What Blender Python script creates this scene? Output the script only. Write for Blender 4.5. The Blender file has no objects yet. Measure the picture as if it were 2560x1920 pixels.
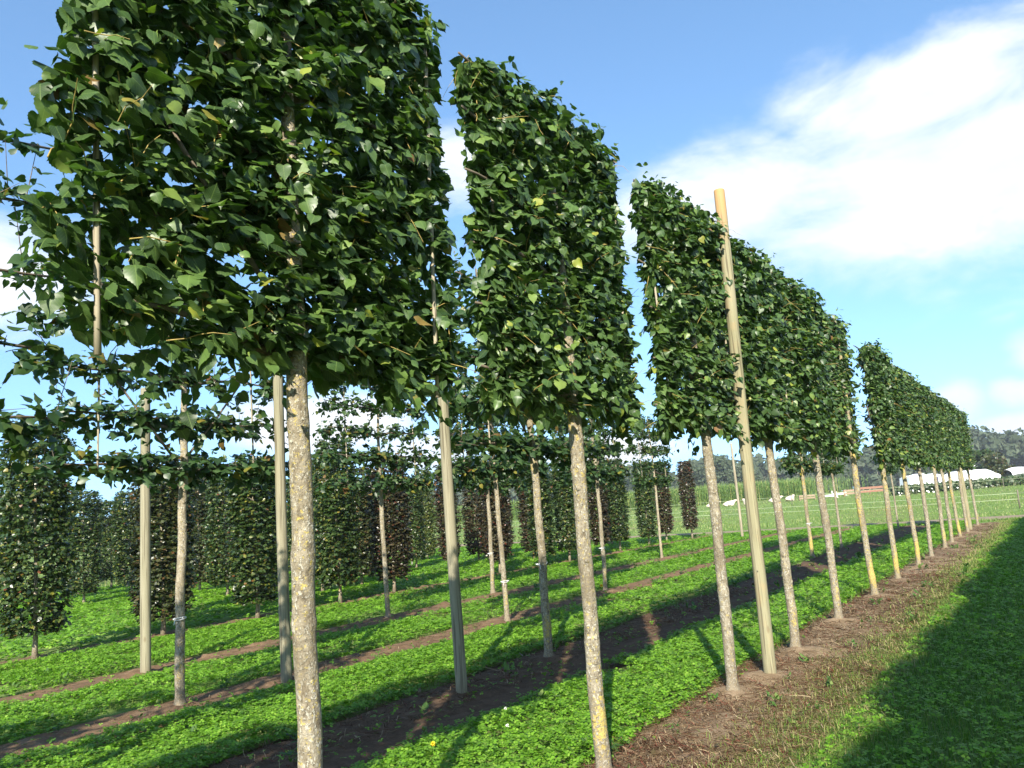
import bpy, bmesh, math, random
import numpy as np
from mathutils import Matrix, Vector

SC = bpy.context.scene
COL = SC.collection
PI = math.pi
RNG = np.random.default_rng(7)
HAZE = .00042
SUN_EL = math.radians(32.0)
SH = np.array([-math.sin(math.radians(27.0)), math.cos(math.radians(27.0))])   # where shadows point on the ground

# ------------------------------------------------------------------ noise and terrain
def vnoise(x, y, seed=0):
    x = np.asarray(x, float); y = np.asarray(y, float)
    xi = np.floor(x).astype(np.int64); yi = np.floor(y).astype(np.int64)
    fx = x - xi; fy = y - yi
    fx = fx*fx*(3-2*fx); fy = fy*fy*(3-2*fy)
    def h(a, b):
        n = (a*374761393 + b*668265263 + seed*1442695041) & 0xffffffff
        n = ((n ^ (n >> 13))*1274126177) & 0xffffffff
        return ((n ^ (n >> 16)) & 0xffff)/65535.0
    return (h(xi, yi)*(1-fx)+h(xi+1, yi)*fx)*(1-fy) + (h(xi, yi+1)*(1-fx)+h(xi+1, yi+1)*fx)*fy
def fbm(x, y, seed=0, octv=4):
    s = 0; a = .5; f = 1.0
    for k in range(octv):
        s = s + a*vnoise(np.asarray(x)*f, np.asarray(y)*f, seed+k*17); a *= .5; f *= 2.03
    return s
def gz(x, y):
    r = np.hypot(x, y)
    return 0.0125*np.clip(r-42.0, 0, 100.0)

# ------------------------------------------------------------------ object helpers
def tag(o, label=None, cat=None, group=None, kind=None):
    if label: o['label'] = label
    if cat: o['category'] = cat
    if group: o['group'] = group
    if kind: o['kind'] = kind
    return o
def empty(name, loc=(0, 0, 0), rz=0.0):
    o = bpy.data.objects.new(name, None); COL.objects.link(o)
    o.location = loc; o.rotation_euler = (0, 0, rz); o.empty_display_size = .2
    return o
def link(name, me, parent=None, loc=None, rz=0.0):
    o = bpy.data.objects.new(name, me); COL.objects.link(o)
    if parent is not None: o.parent = parent
    if loc is not None: o.location = loc
    if rz: o.rotation_euler = (0, 0, rz)
    return o
def mk(name, V, F, mat=None, uv=None, smooth=True):
    """F: list of int arrays (n,k): faces with k corners"""
    V = np.asarray(V, np.float32)
    F = [np.asarray(f, np.int32) for f in F if len(f)]
    me = bpy.data.meshes.new(name)
    me.vertices.add(len(V)); me.vertices.foreach_set('co', V.ravel())
    li = np.concatenate([f.ravel() for f in F]) if F else np.zeros(0, np.int32)
    tot = np.concatenate([np.full(len(f), f.shape[1], np.int32) for f in F]) if F else np.zeros(0, np.int32)
    st = np.concatenate([[0], np.cumsum(tot)[:-1]]).astype(np.int32) if len(tot) else tot
    me.loops.add(len(li)); me.loops.foreach_set('vertex_index', li)
    me.polygons.add(len(tot)); me.polygons.foreach_set('loop_start', st); me.polygons.foreach_set('loop_total', tot)
    if uv is not None:
        l = me.uv_layers.new(name='UVMap'); l.data.foreach_set('uv', np.asarray(uv, np.float32)[li].ravel())
    me.update(calc_edges=True)
    me.polygons.foreach_set('use_smooth', np.full(len(tot), smooth, bool))
    if mat: me.materials.append(mat)
    return me
def unit(a):
    return a/np.maximum(np.linalg.norm(a, axis=-1, keepdims=True), 1e-9)

class MB:
    """collects tubes and boxes into one mesh"""
    def __init__(s): s.V = []; s.Q = []; s.T = []; s.n = 0
    def add(s, V, Q=None, T=None):
        V = np.asarray(V, float); s.V.append(V)
        if Q is not None and len(Q): s.Q.append(np.asarray(Q, int)+s.n)
        if T is not None and len(T): s.T.append(np.asarray(T, int)+s.n)
        s.n += len(V)
    def tube(s, P, R, seg=8, cap=True, bump=0, seed=0):
        P = np.asarray(P, float); R = np.broadcast_to(np.asarray(R, float), (len(P),))
        d = unit(np.gradient(P, axis=0))
        ref = np.tile(np.array([0.0, 1.0, 0.0]), (len(P), 1))
        m = np.abs(d[:, 1]) > .8; ref[m] = [1.0, 0, 0] if m.all() else [0, 0, 1.0]
        u = unit(np.cross(ref, d)); w = np.cross(d, u)
        a = np.arange(seg)/seg*2*PI
        ring = u[:, None, :]*np.cos(a)[None, :, None] + w[:, None, :]*np.sin(a)[None, :, None]
        rr = R[:, None]*np.ones((1, seg))
        if bump:
            L = np.concatenate([[0], np.cumsum(np.linalg.norm(np.diff(P, axis=0), axis=1))])
            rr = rr*(1+bump*(fbm(np.cos(a)[None]*2.2+9+seed*3+0*L[:, None], L[:, None]*9+np.sin(a)[None]*2.2, seed)-.47)*2)
        V = P[:, None, :]+ring*rr[..., None]
        n = len(P); i = np.arange(n-1)[:, None]*seg; j = np.arange(seg)[None]; k = (j+1) % seg
        Q = np.stack([i+j, i+k, i+seg+k, i+seg+j], -1).reshape(-1, 4)
        V = V.reshape(-1, 3)
        T = None
        if cap:
            V = np.vstack([V, P[:1], P[-1:]]); c0 = n*seg; j = np.arange(seg); k = (j+1) % seg
            T = np.vstack([np.stack([np.full(seg, c0), k, j], 1), np.stack([np.full(seg, c0+1), (n-1)*seg+j, (n-1)*seg+k], 1)])
        s.add(V, Q, T)
    def box(s, c, size, M=None):
        sx, sy, sz = [q/2 for q in size]
        V = np.array([[x, y, z] for x in (-sx, sx) for y in (-sy, sy) for z in (-sz, sz)])
        if M is not None: V = V@np.asarray(M).T
        s.add(V+np.asarray(c), [[0, 1, 3, 2], [4, 6, 7, 5], [0, 4, 5, 1], [2, 3, 7, 6], [0, 2, 6, 4], [1, 5, 7, 3]])
    def mesh(s, name, mat=None, smooth=True):
        F = []
        if s.Q: F.append(np.vstack(s.Q))
        if s.T: F.append(np.vstack(s.T))
        return mk(name, np.vstack(s.V), F, mat, smooth=smooth)

# ------------------------------------------------------------------ materials
def new_mat(name):
    m = bpy.data.materials.new(name); m.use_nodes = True
    nt = m.node_tree; nt.nodes.clear()
    return m, nt
def N(nt, t, **kw):
    n = nt.nodes.new(t)
    for k, v in kw.items():
        if k == 'inp':
            for a, b in v.items(): n.inputs[a].default_value = b
        else: setattr(n, k, v)
    return n
def L(nt, a, b): nt.links.new(a, b)
def ramp(nt, fac, stops, interp='LINEAR'):
    r = N(nt, 'ShaderNodeValToRGB'); r.color_ramp.interpolation = interp
    e = r.color_ramp.elements
    while len(e) < len(stops): e.new(.5)
    for el, (p, c) in zip(e, stops):
        el.position = p; el.color = (*c, 1) if len(c) == 3 else c
    if fac is not None: L(nt, fac, r.inputs[0])
    return r
def mixc(nt, fac, a, b, blend='MIX'):
    m = N(nt, 'ShaderNodeMix', data_type='RGBA', blend_type=blend)
    for s, v in ((m.inputs[0], fac), (m.inputs[6], a), (m.inputs[7], b)):
        if hasattr(v, 'is_linked'): L(nt, v, s)
        elif isinstance(v, (int, float)): s.default_value = v
        else: s.default_value = (*v, 1)
    return m.outputs[2]
def math_(nt, op, a, b=None, clamp=False):
    m = N(nt, 'ShaderNodeMath', operation=op); m.use_clamp = clamp
    for s, v in ((m.inputs[0], a), (m.inputs[1], b)):
        if v is None: continue
        if hasattr(v, 'is_linked'): L(nt, v, s)
        else: s.default_value = v
    return m.outputs[0]
def out(nt, sh):
    o = N(nt, 'ShaderNodeOutputMaterial'); L(nt, sh, o.inputs[0])
def noise(nt, vec, scale, detail=3.0, rough=.55):
    n = N(nt, 'ShaderNodeTexNoise', inp={'Scale': scale, 'Detail': detail, 'Roughness': rough})
    if vec is not None: L(nt, vec, n.inputs['Vector'])
    return n.outputs['Fac']
def mapping(nt, vec, scale=(1, 1, 1), loc=(0, 0, 0)):
    m = N(nt, 'ShaderNodeMapping', inp={'Scale': scale, 'Location': loc}); L(nt, vec, m.inputs[0])
    return m.outputs[0]

def leaf_mat(name, stops, trans=.3, tint=(1.3, 1.7, .5), rough=.42, spec=.5, midrib=False):
    m, nt = new_mat(name)
    g = N(nt, 'ShaderNodeNewGeometry')
    c = ramp(nt, g.outputs['Random Per Island'], stops).outputs[0]
    tc = N(nt, 'ShaderNodeTexCoord')
    pat = noise(nt, tc.outputs['Object'], 26.0, 2.0)
    c = mixc(nt, .35, c, ramp(nt, pat, [(.3, (.35, .35, .35)), (.7, (1, 1, 1))]).outputs[0], 'MULTIPLY')
    if midrib:
        uv = N(nt, 'ShaderNodeSeparateXYZ'); L(nt, tc.outputs['UV'], uv.inputs[0])
        v = math_(nt, 'ABSOLUTE', math_(nt, 'SUBTRACT', uv.outputs[1], .5))
        ln = math_(nt, 'LESS_THAN', v, .016)
        # side veins rising from the midrib
        sv = math_(nt, 'FRACT', math_(nt, 'MULTIPLY', math_(nt, 'SUBTRACT', uv.outputs[0], math_(nt, 'MULTIPLY', v, .9)), 6.5))
        sl = math_(nt, 'MULTIPLY', math_(nt, 'LESS_THAN', sv, .13), .45)
        c = mixc(nt, math_(nt, 'MAXIMUM', ln, sl), c, mixc(nt, .55, c, (.16, .24, .06)))
    p = N(nt, 'ShaderNodeBsdfPrincipled', inp={'Roughness': rough})
    p.inputs['Specular IOR Level'].default_value = spec
    L(nt, c, p.inputs['Base Color'])
    t = N(nt, 'ShaderNodeBsdfTranslucent'); L(nt, mixc(nt, 1.0, c, tint, 'MULTIPLY'), t.inputs[0])
    mx = N(nt, 'ShaderNodeMixShader', inp={0: trans}); L(nt, p.outputs[0], mx.inputs[1]); L(nt, t.outputs[0], mx.inputs[2])
    out(nt, mx.outputs[0])
    return m

LIME = [(0, (0.025, 0.055, 0.016)), (.3, (0.041, 0.084, 0.022)), (.6, (0.064, 0.121, 0.031)), (.85, (0.091, 0.162, 0.039)), (.93, (0.120, 0.199, 0.043)), (.965, (0.171, 0.245, 0.051)), (.985, (0.270, 0.300, 0.042)), (1, (0.199, 0.100, 0.042))]
M_LIME = leaf_mat('lime_leaf', LIME, trans=.22, midrib=True, rough=.42, spec=.45)
M_LIME_S = leaf_mat('lime_leaf_small', LIME, trans=.22, rough=.43, spec=.45)
M_LIME_B = leaf_mat('lime_leaf_pale', [(0, (0.025, 0.056, 0.019)), (.4, (0.041, 0.090, 0.026)), (.8, (0.063, 0.117, 0.037)), (.94, (0.102, 0.133, 0.031)), (.97, (0.224, 0.204, 0.031)), (1, (0.133, 0.051, 0.020))], trans=.3, rough=.42)
M_BEECH = leaf_mat('beech_green', [(0, (0.019, 0.041, 0.013)), (.4, (0.039, 0.076, 0.019)), (.75, (0.063, 0.103, 0.024)), (.9, (0.097, 0.108, 0.027)), (.97, (0.216, 0.227, 0.032)), (1, (0.173, 0.054, 0.027))], trans=.25, rough=.34, spec=.6)
M_BRONZE = leaf_mat('beech_bronze', [(0, (.024, .034, .011)), (.4, (.044, .062, .018)), (.75, (.066, .080, .024)), (.9, (.085, .075, .028)), (1, (.14, .07, .025))], trans=.22, tint=(1.3, 1.3, .5), rough=.36, spec=.55)
M_COPPER = leaf_mat('beech_copper', [(0, (.024, .020, .011)), (.4, (.046, .040, .018)), (.7, (.062, .060, .022)), (.88, (.08, .062, .026)), (.95, (.09, .04, .022)), (1, (.16, .035, .02))], trans=.18, tint=(1.3, 1.0, .4), rough=.36, spec=.5)
M_YELLOW = leaf_mat('beech_yellow_green', [(0, (.05, .075, .014)), (.4, (.085, .12, .022)), (.8, (.12, .15, .03)), (1, (.17, .14, .04))], trans=.28, rough=.38)
M_CLOVER = leaf_mat('clover_leaf', [(0, (.09, .20, .012)), (.4, (.145, .32, .022)), (.8, (.20, .40, .035)), (1, (.27, .43, .06))], trans=.38, tint=(1.2, 1.35, .6), rough=.5, spec=.3)
M_GRASS = leaf_mat('grass_blade', [(0, (.06, .15, .014)), (.5, (.11, .25, .024)), (.85, (.16, .29, .035)), (1, (.25, .26, .09))], trans=.34, tint=(1.2, 1.35, .6), rough=.5, spec=.3)
M_DRYGRASS = leaf_mat('dry_grass_blade', [(0, (.11, .21, .03)), (.4, (.18, .26, .05)), (.7, (.29, .30, .10)), (.9, (.38, .32, .15)), (1, (.46, .38, .2))], trans=.25, tint=(1.1, 1.1, .7), rough=.6, spec=.2)
M_PASTURE = leaf_mat('pasture_blade', [(0, (.12, .21, .045)), (.5, (.20, .30, .075)), (.8, (.27, .33, .11)), (1, (.40, .38, .19))], trans=.3, tint=(1.1, 1.2, .7), rough=.6, spec=.2)
M_CORN = leaf_mat('maize_leaf', [(0, (.09, .16, .03)), (.5, (.16, .25, .05)), (.85, (.22, .31, .075)), (1, (.46, .40, .15))], trans=.3, rough=.45)
M_FAR = leaf_mat('far_leaf', [(0, (.032, .055, .026)), (.5, (.052, .082, .038)), (1, (.075, .105, .05))], trans=.2, rough=.7, spec=.2)
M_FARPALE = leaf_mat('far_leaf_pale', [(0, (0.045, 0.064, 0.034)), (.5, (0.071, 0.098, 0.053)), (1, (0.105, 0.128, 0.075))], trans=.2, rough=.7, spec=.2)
M_HEDGE = leaf_mat('hedge_leaf', [(0, (.02, .045, .012)), (.6, (.04, .08, .02)), (1, (.08, .09, .025))], trans=.2, rough=.5)
M_RUST = leaf_mat('rusty_leaf', [(0, (.05, .05, .02)), (.6, (.09, .065, .025)), (1, (.16, .06, .025))], trans=.2, rough=.5)

def bark_mat(name, lichen, tone=1.0, band=1.0):
    m, nt = new_mat(name)
    tc = N(nt, 'ShaderNodeTexCoord'); ob = tc.outputs['Object']
    base = ramp(nt, noise(nt, mapping(nt, ob, (1, 1, .45)), 30, 6, .78), [(.36, (.10*tone, .08*tone, .052*tone)), (.46, (.22*tone, .187*tone, .13*tone)), (.60, (.32*tone, .28*tone, .205*tone)), (.75, (.46*tone, .42*tone, .33*tone))]).outputs[0]
    # pale crust lichen flecks
    fl = ramp(nt, noise(nt, mapping(nt, ob, (1, 1, .8)), 70, 3, .65), [(.54, (0, 0, 0)), (.585, (1, 1, 1))]).outputs[0]
    dk = ramp(nt, noise(nt, mapping(nt, ob, (1, 1, .6), (4, 4, 4)), 55, 4, .7), [(.55, (0, 0, 0)), (.62, (1, 1, 1))]).outputs[0]
    base = mixc(nt, math_(nt, 'MULTIPLY', dk, .75), base, (.085*tone, .068*tone, .042*tone))
    c = mixc(nt, math_(nt, 'MULTIPLY', fl, .5), base, (.60, .58, .49))
    yf = ramp(nt, noise(nt, mapping(nt, ob, (1, 1, 1), (7, 3, 9)), 48, 3, .65), [(.645-.06*lichen, (0, 0, 0)), (.68-.06*lichen, (1, 1, 1))]).outputs[0]
    c = mixc(nt, math_(nt, 'MULTIPLY', yf, .8), c, (.46, .37, .10))
    big = noise(nt, mapping(nt, ob, (1, 1, .5), (5, 2, 7)), 7, 4, .65)
    c = mixc(nt, ramp(nt, big, [(.46, (0, 0, 0)), (.64, (.7, .7, .7))]).outputs[0], c, (.17*tone, .14*tone, .092*tone))
    # horizontal scar bands
    bd = ramp(nt, noise(nt, mapping(nt, ob, (.6, .6, 9)), 5.5, 2, .5), [(.60, (0, 0, 0)), (.68, (1, 1, 1))]).outputs[0]
    c = mixc(nt, math_(nt, 'MULTIPLY', bd, .45*band), c, (.14*tone, .115*tone, .08*tone))
    # yellow lichen patches
    n1 = noise(nt, mapping(nt, ob, (1, 1, .55), (3, 1, 2)), 4.5, 4, .65)
    n2 = noise(nt, mapping(nt, ob, (1, 1, 1.2), (1, 5, 2)), 40, 3, .6)
    y = math_(nt, 'ADD', math_(nt, 'MULTIPLY', n1, .65), math_(nt, 'MULTIPLY', n2, .35))
    t = .675-.115*lichen
    yl = ramp(nt, y, [(t, (0, 0, 0)), (t+.035, (1, 1, 1))]).outputs[0]
    ycol = ramp(nt, noise(nt, ob, 60, 2), [(.3, (.34, .27, .09)), (.6, (.50, .38, .09)), (.8, (.46, .42, .22))]).outputs[0]
    c = mixc(nt, math_(nt, 'MULTIPLY', yl, .85), c, ycol)
    # soil splash and algae near the ground
    z = N(nt, 'ShaderNodeSeparateXYZ'); L(nt, ob, z.inputs[0])
    low = N(nt, 'ShaderNodeMapRange', inp={1: 0.02, 2: .3, 3: .75, 4: 0.0}); L(nt, z.outputs[2], low.inputs[0])
    c = mixc(nt, low.outputs[0], c, (.19, .15, .10))
    p = N(nt, 'ShaderNodeBsdfPrincipled', inp={'Roughness': .85}); L(nt, c, p.inputs['Base Color'])
    p.inputs['Specular IOR Level'].default_value = .2
    b = N(nt, 'ShaderNodeBump', inp={'Strength': .9, 'Distance': .009})
    L(nt, math_(nt, 'ADD', noise(nt, ob, 70, 4, .7), math_(nt, 'MULTIPLY', fl, .4)), b.inputs['Height']); L(nt, b.outputs[0], p.inputs['Normal'])
    out(nt, p.outputs[0])
    return m
M_BARK = [bark_mat('bark_clean', .35), bark_mat('bark_some_lichen', .62), bark_mat('bark_lichen', .85), bark_mat('bark_yellow', 1.25)]
M_BARK_PALE = bark_mat('bark_pale', .5, 1.2, .6)

def wood_mat(name, a, b, topc=None, topz=4.0):
    m, nt = new_mat(name)
    tc = N(nt, 'ShaderNodeTexCoord'); ob = tc.outputs['Object']
    c = ramp(nt, noise(nt, mapping(nt, ob, (14, 14, .5)), 2.2, 5, .6), [(.3, a), (.7, b)]).outputs[0]
    st = noise(nt, mapping(nt, ob, (1, 1, .25), (2, 3, 1)), 3.5, 3)
    c = mixc(nt, ramp(nt, st, [(.45, (0, 0, 0)), (.7, (.5, .5, .5))]).outputs[0], c, (a[0]*.8, a[1]*.85, a[2]*.7))
    # drying cracks and knots
    cr = ramp(nt, noise(nt, mapping(nt, ob, (40, 40, .8)), 1.6, 2, .5), [(.57, (0, 0, 0)), (.62, (1, 1, 1))]).outputs[0]
    c = mixc(nt, math_(nt, 'MULTIPLY', cr, .7), c, (.08, .065, .04))
    kn = N(nt, 'ShaderNodeTexVoronoi', inp={'Scale': 5.0}); L(nt, mapping(nt, ob, (1, 1, .5)), kn.inputs['Vector'])
    kf = ramp(nt, kn.outputs['Distance'], [(.07, (1, 1, 1)), (.12, (0, 0, 0))]).outputs[0]
    c = mixc(nt, math_(nt, 'MULTIPLY', kf, .5), c, (.14, .10, .055))
    z = N(nt, 'ShaderNodeSeparateXYZ'); L(nt, ob, z.inputs[0])
    if topc:
        mr = N(nt, 'ShaderNodeMapRange', inp={1: topz-.55, 2: topz, 3: 0.0, 4: 1.0}); L(nt, z.outputs[2], mr.inputs[0])
        w = math_(nt, 'ADD', mr.outputs[0], math_(nt, 'SUBTRACT', noise(nt, mapping(nt, ob, (1, 1, .5)), 14, 3), .5), clamp=True)
        c = mixc(nt, w, c, topc)
    low = N(nt, 'ShaderNodeMapRange', inp={1: 0.0, 2: .16, 3: .6, 4: 0.0}); L(nt, z.outputs[2], low.inputs[0])
    c = mixc(nt, low.outputs[0], c, (.17, .14, .09))
    p = N(nt, 'ShaderNodeBsdfPrincipled', inp={'Roughness': .8}); L(nt, c, p.inputs['Base Color'])
    p.inputs['Specular IOR Level'].default_value = .25
    b = N(nt, 'ShaderNodeBump', inp={'Strength': .35, 'Distance': .004}); L(nt, noise(nt, mapping(nt, ob, (14, 14, .5)), 4, 4), b.inputs['Height']); L(nt, b.outputs[0], p.inputs['Normal'])
    out(nt, p.outputs[0])
    return m
M_POST = wood_mat('post_green_wood', (.20, .182, .108), (.31, .285, .18), (.42, .24, .10), 4.55)
M_POST2 = wood_mat('post_grey_wood', (.20, .18, .12), (.30, .275, .19))
M_CANE = wood_mat('bamboo_cane', (.26, .22, .155), (.38, .335, .25))

def simple(name, col, rough=.7, var=.25, scale=8.0, spec=.3):
    m, nt = new_mat(name)
    tc = N(nt, 'ShaderNodeTexCoord')
    lo = tuple(q*(1-var) for q in col); hi = tuple(min(1, q*(1+var)) for q in col)
    c = ramp(nt, noise(nt, tc.outputs['Object'], scale, 4), [(.3, lo), (.7, hi)]).outputs[0]
    p = N(nt, 'ShaderNodeBsdfPrincipled', inp={'Roughness': rough}); L(nt, c, p.inputs['Base Color'])
    p.inputs['Specular IOR Level'].default_value = spec
    out(nt, p.outputs[0])
    return m
M_BRANCH = simple('branch_bark', (.13, .105, .075), .85, .4, 40)
M_TWIG = simple('yellow_twig', (.30, .23, .07), .6, .4, 30)
M_STRING = simple('white_string', (.8, .8, .78), .6, .05)
M_STRAW = leaf_mat('straw', [(0, (.12, .075, .045)), (.35, (.22, .15, .085)), (.65, (.36, .27, .16)), (.75, (.46, .37, .23)), (.8, (.16, .05, .035)), (1, (.2, .07, .045))], trans=.1, tint=(1, 1, 1), rough=.7, spec=.15)
M_WHITE = simple('white_canvas', (.82, .83, .84), .55, .03, 3)
M_DARKBLUE = simple('dark_blue_cloth', (.03, .035, .12), .7, .1)
M_FRAME = simple('tan_frame', (.38, .28, .20), .6, .2)
M_GREYGREEN = simple('grey_green_tarp', (.07, .085, .065), .7, .2)
M_WOOL = simple('cream_wool', (.55, .47, .38), .95, .18, 30, .1)
M_FACE = simple('dark_face', (.05, .045, .04), .8, .2)
M_RED = simple('faded_red_paint', (.24, .12, .08), .7, .25)
M_PINKWOOD = simple('pinkish_wood', (.27, .19, .13), .8, .3)
M_RAIL = simple('white_rail_paint', (.75, .73, .68), .6, .08)
M_TAPE = simple('white_fence_tape', (.50, .56, .36), .6, .05)
M_FPOST = simple('weathered_fence_post', (.14, .12, .09), .85, .3, 20)
M_FLOWER = simple('white_petal', (.82, .82, .76), .6, .05)
M_DANDELION = simple('yellow_petal', (.75, .55, .03), .6, .1)

def ground_mat(name, stops, scale, bumpd=.02, fine=60.0, rough=.95, blotch=None):
    m, nt = new_mat(name)
    tc = N(nt, 'ShaderNodeTexCoord'); ob = tc.outputs['Object']
    n = math_(nt, 'ADD', math_(nt, 'MULTIPLY', noise(nt, ob, scale, 6, .65), .6), math_(nt, 'MULTIPLY', noise(nt, ob, fine, 4, .7), .4))
    c = ramp(nt, n, stops).outputs[0]
    if blotch:
        bl = ramp(nt, noise(nt, mapping(nt, ob, (1, .35, 1)), blotch[0], 4), [(.5, (0, 0, 0)), (.66, (1, 1, 1))]).outputs[0]
        c = mixc(nt, bl, c, blotch[1])
    p = N(nt, 'ShaderNodeBsdfPrincipled', inp={'Roughness': rough}); L(nt, c, p.inputs['Base Color'])
    p.inputs['Specular IOR Level'].default_value = .1
    b = N(nt, 'ShaderNodeBump', inp={'Strength': .7, 'Distance': bumpd}); L(nt, n, b.inputs['Height']); L(nt, b.outputs[0], p.inputs['Normal'])
    out(nt, p.outputs[0])
    return m
M_GROUND = ground_mat('grass_ground', [(.3, (.07, .12, .028)), (.5, (.12, .19, .045)), (.7, (.20, .23, .075))], 1.2, .03, 40, blotch=(.18, (.16, .17, .065)))
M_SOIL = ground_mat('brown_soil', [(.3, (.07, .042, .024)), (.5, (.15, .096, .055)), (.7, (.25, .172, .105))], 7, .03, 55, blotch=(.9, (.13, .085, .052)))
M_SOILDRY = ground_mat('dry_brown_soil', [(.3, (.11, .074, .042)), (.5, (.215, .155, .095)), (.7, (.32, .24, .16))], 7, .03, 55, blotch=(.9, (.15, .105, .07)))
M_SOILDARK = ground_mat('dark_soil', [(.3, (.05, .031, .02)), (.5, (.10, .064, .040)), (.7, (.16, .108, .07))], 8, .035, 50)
M_TRACK = ground_mat('pale_track_soil', [(.3, (.15, .125, .075)), (.6, (.27, .215, .15))], 2, .02, 30)

# ------------------------------------------------------------------ leaves
def leaf_template(kind, curl=.25, fold=.22):
    if kind == 'lime':
        o = [(-.07, .14), (-.10, .27), (-.02, .40), (.12, .475), (.29, .49), (.46, .43), (.62, .33), (.76, .20), (.87, .10), (.95, .04)]
        oo = []
        for i, q in enumerate(o):
            oo.append(q)
            if i < len(o)-1:
                a = o[i+1]; mx, my = (q[0]+a[0])/2, (q[1]+a[1])/2
                oo.append((mx-.012, my*.93 if i > 1 else my))
        o = oo; mid = [0, .2, .42, .64, .84, 1.06]
    elif kind == 'limes':
        o = [(-.09, .2), (.02, .42), (.28, .49), (.55, .38), (.8, .17)]; mid = [0, .33, .66, 1.06]
    elif kind == 'ovate':
        o = [(.12, .22), (.4, .33), (.72, .22)]; mid = [0, .5, 1.0]
    half = [(0, 0)] + o + [(mid[-1], 0)]
    nm = len(mid)
    V = [(u, 0) for u in mid]; T = []
    for sgn in (1, -1):
        base = len(V); V += [(u, sgn*v) for u, v in o]
        idx = [0]+[base+i for i in range(len(o))]+[nm-1]
        us = [0]+[u for u, v in o]+[mid[-1]]
        j = 0
        for i in range(len(idx)-1):
            tri = (j, idx[i], idx[i+1])
            if len(set(tri)) == 3: T.append(tri if sgn < 0 else tri[::-1])
            while j < nm-1 and us[i+1] > (mid[j]+mid[j+1])/2:
                tri = (j, idx[i+1], j+1)
                if len(set(tri)) == 3: T.append(tri if sgn < 0 else tri[::-1])
                j += 1
    V = np.array(V, float)
    z = -curl*V[:, 0]**2 - fold*np.abs(V[:, 1]) + .12*np.sin(V[:, 0]*7+1)*np.abs(V[:, 1])
    uv = np.stack([V[:, 0], V[:, 1]+.5], 1)
    return np.column_stack([V, z]), np.array(T, int), uv
LEAF = {k: [leaf_template(k, c, f) for c, f in ((.10, .15), (.32, .30), (-.12, .38), (.22, -.10))] for k in ('lime', 'limes', 'ovate')}

def leaves(name, P, T, Nn, S, kind, mat, rng, width=1.0, extra=None, extra_mat=None):
    tid = rng.integers(0, 4, len(P))
    V = []; F = []; U = []; n0 = 0
    for k in range(4):
        q = np.where(tid == k)[0]
        if not len(q): continue
        tv, tt, tu = LEAF[kind][k]
        x = unit(T[q]); z = unit(Nn[q]-(Nn[q]*x).sum(1, keepdims=True)*x); y = np.cross(z, x)
        w = width*rng.uniform(.85, 1.08, len(q))
        v = P[q][:, None]+S[q][:, None, None]*(tv[None, :, 0:1]*x[:, None]+tv[None, :, 1:2]*w[:, None, None]*y[:, None]+tv[None, :, 2:3]*z[:, None])
        V.append(v.reshape(-1, 3)); nv = len(tv)
        F.append((tt[None]+np.arange(len(q))[:, None, None]*nv+n0).reshape(-1, 3))
        U.append(np.tile(tu, (len(q), 1))); n0 += len(q)*nv
    if extra is None: return mk(name, np.vstack(V), [np.vstack(F)], mat, np.vstack(U))
    ev = np.vstack(extra.V); eq = np.vstack(extra.Q)+n0; F = np.vstack(F)
    me = mk(name, np.vstack(V+[ev]), [F, eq], mat, np.vstack(U+[np.zeros((len(ev), 2))]))
    me.materials.append(extra_mat); mi = np.zeros(len(F)+len(eq), np.int32); mi[len(F):] = 1
    me.polygons.foreach_set('material_index', mi)
    return me

def shoots_to_leaves(B, D, Ln, nper, rng, droop, wind, size, outn, rnd=.45):
    """B base, D direction, Ln length of every shoot -> leaf arrays"""
    n = len(B)
    cnt = nper
    t = (np.arange(cnt)+.6)/cnt
    t = np.clip(t[None]+rng.normal(0, .06, (n, cnt)), .05, 1.05)
    sag = np.zeros((n, cnt, 3)); sag[..., 2] = -.16*(t*Ln[:, None])**2/np.maximum(Ln[:, None], .01)
    P = B[:, None]+D[:, None]*(t*Ln[:, None])[..., None]+sag
    side = unit(np.cross(D, np.array([0, 0, 1.0]))+1e-4)
    alt = np.where(np.arange(cnt) % 2 == 0, 1.0, -1.0)
    T = D[:, None]*.55+side[:, None]*alt[None, :, None]*.6+np.array([0, 0, -1.0])*droop+np.array([0, 1.0, 0])*wind+rng.normal(0, rnd, (n, cnt, 3))
    T = unit(T)
    pet = rng.uniform(.15, .5, (n, cnt, 1))*size
    P = P+T*pet
    sx = np.sign(D[:, 0]+1e-6)
    Nn = np.zeros((n, cnt, 3)); Nn[..., 0] = sx[:, None]*outn; Nn[..., 2] = .9; Nn[..., 1] = -.12
    Nn = Nn+rng.normal(0, .36, (n, cnt, 3))
    S = size*rng.uniform(.62, 1.18, (n, cnt))*np.where(t > .85, .75, 1.0)
    return P.reshape(-1, 3), T.reshape(-1, 3), unit(Nn.reshape(-1, 3)), S.ravel()

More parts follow.
